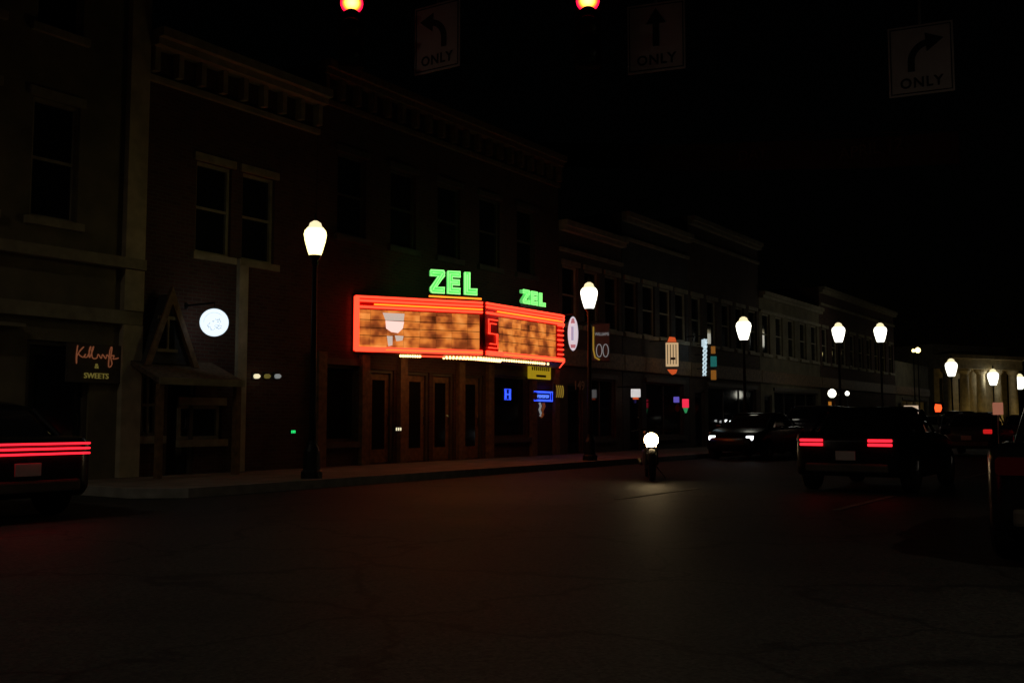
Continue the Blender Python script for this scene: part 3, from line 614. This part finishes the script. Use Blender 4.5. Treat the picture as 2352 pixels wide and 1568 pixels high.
wallsign('orange_sign', 1633, 850, 1645, 872, .8, 'amber', 'dim orange sign hanging below the teal sign', camface=True)
e, W, H = wallsign('glowing_sign', 1449, 893, 1471, 912, .7, 'palewhite', 'small bluish white glowing sign with orange foot, above the motorcycle', camface=True); MB().span((-W*.3, -.045, -H*.75), (W*.3, .03, -H*.53)).build('orange_strip', 'orangered', e)
e, W, H = wallsign('red_green_sign', 1567, 916, 1582, 936, .7, 'pinkred', 'bright pink red sign with a green pointed bottom', camface=True); MB().prism([(-W*.4, -H*.53), (W*.4, -H*.53), (W*.15, -H*1.1), (-W*.1, -H*1.1)], -.04, .04).build('green_tip', 'greensign', e)
wallsign('violet_sign', 1547, 911, 1560, 924, .7, 'violet', 'tiny violet sign left of the pink red sign', camface=True)
wallsign('red_oval_sign', 1551, 927, 1561, 945, .7, 'redpaint', 'small dim red oval sign under the violet sign', camface=True, shape='oval')
# lit post signs further up the street
def postsign(px, py, wpx, hpx, Y, face, label, emb=True):
    p = at(px, py, Y); W, H = wpx/2300*Y, hpx/2300*Y
    e = empty('post_sign', (p.x, p.y, .0), math.atan2(p.y, p.x)-math.pi/2, label, 'sign')
    g = MB(); g.box((0, 0, p.z), (W, .05, H), 0, .015); g.build('panel', face, e)
    g = MB(); g.tube([(0, .05, 0), (0, .05, p.z+H/2)], .03, 8); g.build('post', 'galv', e)
    if emb:
        g = MB(); g.lathe([(H*.22, -.04), (H*.22, -.026)], (0, 0, p.z+H*.15), 20, 'y'); g.build('round_emblem', 'inkblue', e)
        g = MB(); g.span((-W*.32, -.034, p.z-H*.22), (W*.32, -.026, p.z-H*.16)); g.build('red_line', 'inkred', e)
        g = MB(); g.span((-W*.28, -.034, p.z-H*.34), (W*.28, -.026, p.z-H*.28)); g.build('blue_line', 'inkblue', e)
    return e
postsign(2093, 943, 31, 24, 36, 'beige', 'beige backlit sign with a blue round emblem above the stopped car')
postsign(2292, 938, 22, 28, 30, glow('salmon_backlit', (.6, .22, .13), .45), 'salmon coloured lit sign near the right edge in front of the columns', False)
# over-street banner
pa = at(1180, 350, 42); pb = at(2205, 340, 30)
d_ = (pb-pa); rz = math.atan2(d_.y, d_.x); Lb = d_.xy.length
e = empty('street_banner', (pa.x, pa.y, pa.z), rz, 'dark banner strung high across the street with a pale round emblem', 'banner')
sl2 = (pb.z-pa.z)/Lb
g = MB(); g.loft([[(x, .08*math.sin(x*.7), x*sl2-.55-.1*math.sin(x/Lb*math.pi)), (x, .08*math.sin(x*.7)+.01, x*sl2+.5-.1*math.sin(x/Lb*math.pi))] for x in [Lb*i/24 for i in range(25)]], cap=False) if 0 else None
g = MB(); n = 24
vv = [[g.bm.verts.new((Lb*i/n, .08*math.sin(i*.7)+q*.012, Lb*i/n*sl2+z-.25*math.sin(i/n*math.pi))) for (z, q) in ((-.5, 0), (.5, 0), (.5, 1), (-.5, 1))] for i in range(n+1)]
for A, B in zip(vv, vv[1:]):
    for j in range(4): g.bm.faces.new((A[j], A[(j+1) % 4], B[(j+1) % 4], B[j]))
g.build('cloth', 'banner', e)
g = MB(); g.lathe([(.62, -.14), (.62, -.12)], (.75, 0, -.02), 28, 'y'); g.build('round_emblem', 'bannerlet', e)
text('lettering', 'DAY', .55, 'bannerlet', e, (Lb*.62, -.12, Lb*.62*sl2-.2)); text('lettering', 'APRIL 12', .55, 'bannerlet', e, (Lb*.85, -.12, Lb*.85*sl2-.05))
g = MB(); g.tube([(-14, 0, .9), (0, 0, .52), (Lb, 0, Lb*sl2+.52), (Lb+14, 0, Lb*sl2+.9)], .012, 5); g.build('cable', 'metal', e)
# small lights by the shop fronts
def led(px, py, off, m, w_, h_, label, chars=None):
    p = fac(px, py, off); e = empty('led_display', FM @ p, ROT, label, 'lit display')
    MB().span((-w_, -.02, -h_), (w_, .02, h_)).build('case', 'dark', e)
    if chars: text('digits', chars, h_*1.7, m, e, (0, -.03, 0))
    else:
        g = MB()
        for i in range(3): g.box((-w_*.6+i*w_*.55, -.03, 0), (w_*.25, .012, h_*1.2))
        g.build('lit_segment', m, e)
led(672, 991, .4, 'dotgreen', .08, .05, 'tiny green lit display low by the theatre window')
led(914, 985, .4, 'dotcream', .14, .06, 'tiny cream lit display low under the marquee')
def bulkhead(px, py, off, lab, m='dotcream'):
    p = fac(px, py, off); e = empty('wall_lamp', FM @ Vector((p.x, -.002, p.z)), ROT, lab, 'wall lamp', 'small lamps on the wall left of the marquee')
    g = MB(); g.lathe([(.03, -.16), (.05, -.12), (.05, -.03)], (0, 0, 0), 12, 'y'); g.build('lens', m, e, smooth=True)
    MB().span((-.07, -.03, -.07), (.07, 0, .09)).build('back_plate', 'metal', e)
bulkhead(584, 864, 0, 'brighter small wall lamp right of the porch'); bulkhead(608, 864, 0, 'very dim small wall lamp, middle of three by the porch', 'olivelet'); bulkhead(632, 864, 0, 'small wall lamp nearest the marquee, third from the porch', 'greylet')
# ================================================================== STREET LAMPS
def street_lamp(loc, glass, label, H=4.0, gs=1.0):
    e = empty('street_lamp', loc, 0, label, 'street lamp', 'acorn street lamps along the kerb')
    g = MB(); g.lathe([(.2, 0), (.2, .12), (.16, .16), (.15, .5), (.1, .62), (.09, .7)], n=16); g.build('base', 'metal', e, smooth=False)
    g = MB(); g.lathe([(.07, .7), (.065, 1.2), (.045, H-.55*gs), (.07, H-.5*gs), (.05, H-.46*gs), (.1, H-.4*gs), (.13, H-.36*gs)], n=14); g.build('pole', 'metal', e, smooth=True)
    q = gs
    g = MB(); g.lathe([(.11*q, H-.35*q), (.135*q, H-.28*q), (.185*q, H-.1*q), (.205*q, H+.02*q), (.19*q, H+.09*q), (.15*q, H+.13*q)], n=20); g.build('globe', glass, e, smooth=True)
    g = MB(); g.lathe([(.16*q, H+.131*q), (.12*q, H+.17*q), (.1*q, H+.23*q), (.04*q, H+.27*q)], n=16); g.build('cap', 'lampcap', e, smooth=True)
    g = MB(); g.lathe([(.035*q, H+.271*q), (.02*q, H+.3*q), (.03*q, H+.33*q), (.008*q, H+.42*q)], n=10); g.build('finial', 'metal', e, smooth=True)
    return e
def lampz(px, py, off): p = fac(px, py, off); return T(p.x, off, .13), p.z-.13
loc, h = lampz(724, 556, 3.0); street_lamp(loc, 'lampyellow', 'nearest street lamp with a yellow acorn globe, left of the marquee', h+.12, 1.05)
for i, (px, py, of, gs, lab) in enumerate([(1353, 682, 3.1, 1.15, 'bright white acorn street lamp right of the marquee'), (1708, 757, 3.1, 1.35, 'white acorn street lamp, second past the marquee'),
     (1926, 766, 3.1, 1.45, 'tall white acorn street lamp, third past the marquee'), (2022, 766, 3.1, 1.6, 'tallest white acorn street lamp, fourth past the marquee'),
     (2185, 846, 3.1, 1.9, 'white acorn street lamp, third from the right edge'), (2281, 868, 3.1, 2.1, 'white acorn street lamp, second from the right edge'), (2342, 878, 3.1, 2.3, 'white acorn street lamp at the right edge')]):
    loc, h = lampz(px, py, of); street_lamp(loc, 'lampwhite', lab, h+.08*gs, gs)
# small lamps on the far side : yellow pair, warm lantern pair
def lantern(px, py, off, r, m, label):
    p = fac(px, py, off); e = empty('post_lantern', T(p.x, off, .13), 0, label, 'lantern', 'small lanterns on posts'); z = p.z-.13
    g = MB(); g.lathe([(r*.4, z-r), (r*.9, z-r*.5), (r, z), (r*.8, z+r*.6), (r*.3, z+r)], n=14); g.build('globe', m, e, smooth=True)
    g = MB(); g.tube([(0, 0, 0), (0, 0, z-r)], .035, 8); g.build('post', 'metal', e)
    g = MB(); g.lathe([(r*.5, z+r*1.01), (r*.15, z+r*1.4)], n=10); g.build('cap', 'metal', e)
lantern(2108, 804, 2.4, .17, 'lampyellow', 'larger of two yellow lanterns side by side'); lantern(2098, 805, 2.6, .1, 'lampyellow', 'smaller yellow lantern left beside the larger one')
lantern(1911, 903, 2.2, .2, 'lampwhite', 'bright warm lantern low behind the stopped car'); lantern(1946, 903, 2.2, .11, 'lampwhite', 'small warm lantern low, right of the brighter one')
# distant specks of light : lamps on far shop fronts
for i, (px, py, m) in enumerate([(1664, 966, 'dotwhite'), (1675, 968, 'dotwhite'), (1688, 968, 'dotwhite'), (1780, 961, 'dotwhite'), (1788, 962, 'dotwhite'), (2232, 993, 'dotcream')]):
    bulkhead(px, max(py, 0), 0, ['leftmost far white wall lamp over the parked cars', 'second far white wall lamp over the parked cars', 'third far white wall lamp over the parked cars', 'far white wall lamp, left of a close pair', 'far white wall lamp, right of a close pair', 'cream wall lamp at the foot of the columns'][i], m)
# ================================================================== TRAFFIC SIGNALS AND LANE SIGNS
def signal(px, py, Y, rz, label):
    p = at(px, py, Y); e = empty('traffic_signal', p, rz, label, 'traffic light', 'traffic signals on the overhead arm')
    for k, m in enumerate(('redlens', 'amberoff', 'greenoff')):
        z = -.34*k
        g = MB(); g.box((0, .11, z), (.34, .2, .335), 0, .03); hs = g.build('signal_section', 'housing', e)
        g = MB(); g.lathe([(.15, -.012), (.13, -.03), (.08, -.045), (.02, -.05)], (0, 0, 0), 28, 'y'); ln = g.build('lens', m, hs, smooth=True, loc=(0, 0.02, z))
        g = MB(); N_ = 20
        prof = []
        for s2 in (.162, .168):
            for yy in (0, 1): prof.append([(s2*math.cos(a), (-.0 if yy == 0 else -.24*(.35+.65*max(0, math.sin(a)))), z+s2*math.sin(a)) for a in [R(-30)+R(240)*i/N_ for i in range(N_+1)]])
        vs = [[g.bm.verts.new(v) for v in q] for q in prof]
        for (i0, i1) in ((0, 1), (1, 3), (3, 2), (2, 0)):
            for j in range(N_): g.bm.faces.new((vs[i0][j], vs[i0][j+1], vs[i1][j+1], vs[i1][j]))
        g.build('visor', 'housing', hs)
    g = MB(); g.tube([(0, .12, .17), (0, .12, .62)], .025, 8); g.box((0, .12, .62), (.12, .14, .12)); g.build('hanger', 'galv', e)
    return e
SR = -R(24)
signal(808, 8, 12.9, R(9), 'hanging traffic signal with red light lit, left of the left-turn sign')
signal(1350, 2, 12.5, -R(4), 'hanging traffic signal with red light lit, between the two nearer signs')
def lane_sign(px, py, W, H, Y, rz, kind, label):
    p = at(px, py, Y); e = empty('lane_sign', p, rz, label, 'road sign', 'lane arrow signs on the overhead arm')
    MB().box((0, 0, 0), (W, .012, H), 0, .004).build('panel', 'white', e)
    g = MB(); t = .012; k = .47
    for a in ((-W*k, -H*k, W*k, -H*k+t), (-W*k, H*k-t, W*k, H*k), (-W*k, -H*k+t, -W*k+t, H*k-t), (W*k-t, -H*k+t, W*k, H*k-t)): g.span((a[0], -.012, a[1]), (a[2], -.008, a[3]))
    g.build('border', 'black', e)
    g = MB(); s = H
    if kind == 0: g.prism([(-.045*s, -.13*s), (.045*s, -.13*s), (.045*s, .22*s), (-.045*s, .22*s)], -.013, -.008); g.prism([(-.14*s, .2*s), (.14*s, .2*s), (0, .42*s)], -.0135, -.0079)
    else:
        sg = kind; pts_o = []; pts_i = []
        for i in range(9):
            a = R(90)*i/8; pts_o.append((sg*(-.17+.30*(1-math.cos(a)))*s, (-.02+.30*math.sin(a))*s)); pts_i.append((sg*(-.08+.21*(1-math.cos(a)))*s, (-.02+.21*math.sin(a))*s))
        g.prism([(sg*-.17*s, -.16*s), *pts_o, *pts_i[::-1], (sg*-.08*s, -.16*s)], -.013, -.008)
        g.prism([(sg*.06*s, .37*s), (sg*.3*s, .27*s), (sg*.08*s, .1*s)], -.0135, -.0079)
    g.build('arrow', 'black', e)
    text('lettering', 'ONLY', H*.2, 'black', e, (0, -.011, -H*.33), ext=.002, sx=.95, bold=.004, space=1.15)
    MB().tube([(0, .03, -H*.4), (0, .03, H*.5+.35)], .02, 6).build('hanger', 'galv', e)
    return e
lane_sign(1004, 86, .76, .91, 13.0, R(30), -1, 'white left-turn ONLY sign, leftmost on the overhead arm') if 0 else None
lane_sign(1004, 86, .75, .93, 13.1, -R(32), -1, 'white left-turn arrow ONLY sign, leftmost on the overhead arm')
lane_sign(1507, 86, .76, .92, 12.7, -R(20), 0, 'white straight-ahead arrow ONLY sign in the middle of the overhead arm')
lane_sign(2115, 137, .77, .91, 12.4, -R(24), 1, 'white right-turn arrow ONLY sign, rightmost and lowest')
# mast arm
pl = at(600, -70, 13.3); pr = at(2200, -70, 12.2)
e = empty('signal_mast', (10.2, 11.2, 0), 0, 'long steel signal mast arm reaching over the crossing above the signs', 'signal mast')
zz = 7.25
a0_ = Vector((-4.2, 13.6, zz-.1))-Vector((10.2, 11.2, 0)); a1_ = Vector((0, 0, zz))
MB().tube([a1_, a1_*.5+a0_*.5+Vector((0, 0, .12)), a0_], [.13, .1, .06], 12).build('arm', 'galv', e, smooth=True)
MB().lathe([(.3, 0), (.3, .04), (.19, .06), (.13, 7.6), (.05, 7.65)], n=20).build('pole', 'galv', e, smooth=True)
# pedestrian / far red light
p = at(2155, 937, 48); s = empty('pedestrian_signal', (p.x, p.y, 0), math.atan2(p.y, p.x)-math.pi/2, 'lit orange red hand signal on a post beyond the stopped car', 'pedestrian signal')
MB().box((0, .1, p.z), (.5, .2, .56), 0, .03).build('case', 'housing', s); MB().tube([(0, .3, 0), (0, .3, p.z+.3)], .05, 8).build('post', 'galv', s)
g = MB(); g.prism([(-.13, p.z-.18), (.1, p.z-.18), (.17, p.z), (.13, p.z+.17), (-.12, p.z+.2), (-.17, p.z+.02)], -.03, -.005); g.build('lit_symbol', 'handred', s)
# ================================================================== VEHICLES
def ring(x, hw, z0, z1, n=5, rt=.12, rb=.08, tuck=0.0):
    pts = []
    for cx_, cz, a0, rr in ((hw-rt-tuck, z1-rt, 0, rt), (-hw+rt+tuck, z1-rt, 90, rt), (-hw+rb, z0+rb, 180, rb), (hw-rb, z0+rb, 270, rb)):
        for i in range(n): a = R(a0+90*i/(n-1)); pts.append((x, cx_+rr*math.cos(a), cz+rr*math.sin(a)))
    return pts
def car(loc, heading, paint, label, head=None, tail=None, suv=False, bar=False, strips=False, name='parked_car', group=None):
    """local +x is forward; heading = world angle of forward"""
    e = empty(name, loc, heading, label, 'car', group)
    k = 1.12 if suv else 1.0; up = .16 if suv else 0
    st = [(-2.25, .66, .42, .86), (-2.2, .82, .33, .95), (-2.05, .88, .27, 1.0), (-1.5, .9, .24, 1.02), (-.6, .91, .22, 1.0), (.5, .91, .22, .99), (1.2, .9, .23, .96), (1.8, .87, .26, .86), (2.1, .8, .3, .76), (2.22, .64, .36, .66)]
    MB().loft([ring(x, hw, z0+up*.5, z1*(1.0)+up, rt=.1) for x, hw, z0, z1 in st]).build('body', paint, e, smooth=True)
    if suv: cb = [(-2.12, .72, .98), (-1.95, .72, 1.5), (-1.5, .72, 1.56), (0, .71, 1.58), (.45, .7, 1.54), (1.2, .74, .98)]
    else: cb = [(-1.85, .7, .96), (-1.2, .66, 1.36), (-.7, .64, 1.43), (.0, .64, 1.44), (.35, .65, 1.4), (1.15, .72, .95)]
    MB().loft([ring(x, hw+.04, .9+up, z1+up, rt=.09, tuck=.1) for x, hw, z1 in cb]).build('glasshouse', 'glass', e, smooth=True)
    rf = [c for c in cb[1:-1]]
    MB().loft([ring(x, hw-.02, z1+up-.05, z1+up+.012, rt=.03, rb=.01, tuck=.03) for x, hw, z1 in rf]).build('roof', paint, e, smooth=True)
    g = MB()
    for s in (-1, 1):
        for i in (0, 2, len(cb)-2):
            x, hw, z1 = cb[i]; x2, hw2, z2 = (cb[i+1] if i < len(cb)-1 else cb[i]); 
            if i == 2: g.tube([(x-.1, s*(hw+.03), .95+up), (x-.1, s*(hw-.05), z1+up-.04)], .035, 6)
            else: g.tube([(x, s*(hw+.0), z1+up-.02), (x2, s*(hw2-.0), z2+up-.02)], .03, 6)
    g.build('pillar', paint, e)
    for sx_ in (1.38, -1.38):
        for s in (-1, 1):
            g = MB(); g.lathe([(.2, -.1), (.31, -.11), (.335, -.08), (.335, .08), (.31, .11), (.2, .1)], (0, 0, 0), 24, 'y'); wt = g.build('tyre', 'tyre', e, smooth=False, loc=(sx_, s*.83, .335)); 
            g = MB(); g.lathe([(.205, -.105), (.2, -.08), (.05, -.06), (.05, -.1)] , (0, 0, 0), 20, 'y'); 
            for i in range(5):
                a = 2*math.pi*i/5; g.tube([(.04*math.cos(a), s*.1, .04*math.sin(a)), (.19*math.cos(a), s*.1, .19*math.sin(a))], .022, 5)
            g.build('rim', 'rim', wt)
    for s in (-1, 1):
        g = MB(); g.loft([ring(2.02, .15, .6+up, .76+up, rt=.03, rb=.03), ring(2.2, .1, .6+up, .72+up, rt=.03, rb=.03)]); g.build('headlight', head or 'lampglass_off', e, loc=(0, s*.6, 0))
        if strips or bar:
            if bar and s == 1: continue
            hw_ = .78 if bar else .19; g = MB()
            for k in ((0, .06, .12) if bar else (0, .07)): g.box((-2.27, 0 if bar else s*.56, .8+up+k), (.05, hw_*2, .024 if bar else .045), 0, .008)
            g.build('tail_strip', tail, e)
        else: g = MB(); g.loft([ring(-2.275, .13, .76+up, .9+up, rt=.03, rb=.03), ring(-2.0, .15, .74+up, .93+up, rt=.03, rb=.03)]); g.build('taillight', tail or 'redlens_off', e, loc=(0, s*.66, 0))
        g = MB(); g.box((.72, s*.98, 1.0+up), (.12, .16, .11), 0, .03); g.build('wing_mirror', paint, e)
    MB().box((-2.262, 0, .62+up), (.02, .32, .15), 0, .004).build('number_plate', 'white', e)
    MB().box((2.2, 0, .52+up), (.06, .9, .12), 0, .02).build('grille', 'dark', e)
    MB().box((-2.23, 0, .42+up), (.1, 1.35, .14), 0, .03).build('rear_bumper', 'trimdark', e)
    return e
HS = math.atan2(TY, TX)
# car stopped in the street with lit tail lamps
p = at(1943, 1002, 16.7); car((p.x+.565*2.2, p.y+.825*2.2, 0), HS, 'carblack', 'black car seen from behind with both double red taillights lit, in the street', tail='tail', strips=True, name='car')
# car leaving the frame on the left along the cross street
p = at(-30, 1052, 11.6); hx = Vector((-NX, -NY)); car((p.x+hx.x*2.2+.3, p.y+hx.y*2.2+.3, 0), math.atan2(hx.y, hx.x), 'carblack', 'black car leaving the frame at left with three thin red light strips across its tail', tail='tail', bar=True, name='car')
# dark car at the right edge
car((5.85, 9.6, 0), HS, 'carblack', 'black unlit car cut off by the right edge', name='car')
# parked cars on the kerb, facing us
pk = [(19.5, 'carblack', 'first black parked car past the motorcycle'), (25.5, 'cargrey', 'grey parked car behind the first black one'), (31.6, 'carred', 'maroon parked car in the middle of kerb row'), (38, 'carblack', 'black parked car behind the maroon one'), (45, 'carwhite', 'silver parked car in the kerb row'), (52, 'carblack', 'black parked car behind the silver one'), (60, 'cargrey', 'last grey parked car by the columns')]
for i, (t, pm, lab) in enumerate(pk):
    if i < 4: car(T(t, 4.9), HS+math.pi, pm, lab, head='ledhead' if i in (0,) else None, tail='taildim', group='cars parked along the kerb', suv=(i in (1, 3)))
    else:
        base = [o for o in bpy.data.objects if o.type == 'EMPTY' and o.get('label') == pk[3 if i == 5 else (1 if i == 6 else 0)][2]][0]
        if i == 4: car(T(t, 4.9), HS+math.pi, pm, lab, group='cars parked along the kerb')
        else: dup(base, T(t, 4.9), HS+math.pi, lab)
# queue ahead driving away, lit tails
for i, (t, of, lab, pm) in enumerate([(27, 10.2, 'grey car with dim red taillights ahead in the left lane', 'cargrey'), (38, 10.4, 'maroon car ahead of the grey car', 'carred'), (48, 13.6, 'silver car far ahead in the right lane', 'carwhite')]):
    car(T(t, of), HS, pm, lab, tail='taildim', name='car', group='cars driving away up the street')
# motorcycle with one warm headlight
pm_ = at(1475, 1010, 20.0)
mc = empty('motorcycle', (pm_.x+.25, pm_.y+.75, 0), math.atan2(-pm_.y, -pm_.x)+.05, 'dark motorcycle facing the camera with its single warm headlight shining', 'motorcycle')
hz = pm_.z
for x in (.72, -.68):
    g = MB(); g.lathe([(.22, -.05), (.3, -.06), (.32, 0), (.3, .06), (.22, .05)], (x, 0, .32), 24, 'y', caps=False); wl = g.build('wheel', 'tyre', mc, smooth=True)
    g = MB(); g.lathe([(.22, -.03), (.22, .03), (.2, .03), (.2, -.03), (.22, -.03)], (x, 0, .32), 24, 'y', caps=False)
    for i in range(8): a = math.pi*i/4; g.tube([(x, 0, .32), (x+.21*math.cos(a), 0, .32+.21*math.sin(a))], .008, 5)
    g.build('rim', 'rim', wl)
g = MB(); g.tube([(.72, .1, .32), (.45, .1, .92)], .028, 8); g.tube([(.72, -.1, .32), (.45, -.1, .92)], .028, 8); g.build('fork_tube', 'chrome', mc)
g = MB(); g.tube([(.44, 0, .85), (.1, 0, .8), (-.3, 0, .72), (-.68, 0, .34)], .035, 8); g.tube([(.44, 0, .82), (.25, 0, .35), (-.25, 0, .3), (-.68, 0, .32)], .03, 8); g.build('frame_tube', 'metal', mc)
g = MB(); g.box((0, 0, .45), (.42, .3, .32), 0, .05); g.lathe([(.16, -.12), (.16, .12)], (.12, 0, .38), 16, 'y'); g.build('engine', 'rim', mc)
g = MB(); g.loft([ring(.38, .08, .82, .95, rt=.04, rb=.03), ring(.22, .15, .78, 1.0, rt=.07, rb=.04), ring(-.1, .12, .78, .94, rt=.06, rb=.04), ring(-.2, .06, .78, .88, rt=.03, rb=.02)]); g.build('fuel_tank', 'carblack', mc, smooth=True)
g = MB(); g.loft([ring(-.15, .1, .76, .84, rt=.03, rb=.03), ring(-.4, .15, .74, .82, rt=.03, rb=.03), ring(-.75, .1, .78, .88, rt=.03, rb=.03)]); g.build('seat', 'rope', mc, smooth=True)
g = MB(); g.tube([(.3, .38, .98), (.42, .2, 1.02), (.42, -.2, 1.02), (.3, -.38, .98)], .014, 7); g.build('handlebar', 'chrome', mc)
g = MB(); g.lathe([(.05, -.08), (.12, -.03), (.15, .08)], (.5, 0, hz-.0), 20, 'x'); hl = g.build('headlight', 'chrome', mc, smooth=True)
g = MB(); g.lathe([(.142, .081), (.138, .1), (.08, .13)], (.5, 0, hz), 20, 'x'); g.build('lens', 'head', hl, smooth=True)
g = MB(); g.tube([(-.35, -.16, .3), (-.95, -.18, .36)], .04, 8); g.build('exhaust', 'chrome', mc)
g = MB(); g.tube([(0, .1, .3), (.02, .32, .02)], .012, 6); g.build('side_stand', 'metal', mc)
# ================================================================== unseen road lamps added out of frame to light near road and overhead signs
def cobra(loc, rz, label, E):
    e = empty('added_road_lamp', loc, rz, label, 'street lamp')
    MB().lathe([(.2, 0), (.18, .1), (.11, .2), (.07, 8.6)], n=14).build('pole', 'galv', e, smooth=True)
    MB().tube([(0, 0, 8.5), (.6, 0, 8.95), (2.2, 0, 9.15)], .05, 8).build('arm', 'galv', e)
    MB().box((2.5, 0, 9.13), (.75, .32, .14), 0, .05).build('lamp_head', 'galv', e)
    MB().box((2.52, 0, 9.05), (.5, .24, .04), 0, .015).build('lens', 'lampcap', e)
    l = bpy.data.lights.new('added_road_lamp_light', 'SPOT'); l.energy = E; l.spot_size = R(168); l.spot_blend = 1.0; l.color = (1, .86, .66); l.shadow_soft_size = .15
    lo = bpy.data.objects.new('added_road_lamp_light', l); C.objects.link(lo); lo.parent = e; lo.location = (2.5, 0, 9.0)
cobra((9.5, -3.0, 0), R(150), 'tall galvanised road lamp added unseen at the near right corner to light the crossing', 1050)
cobra((-13, 6.5, 0), R(10), 'tall galvanised road lamp added unseen at the near left corner to light the crossing', 480)
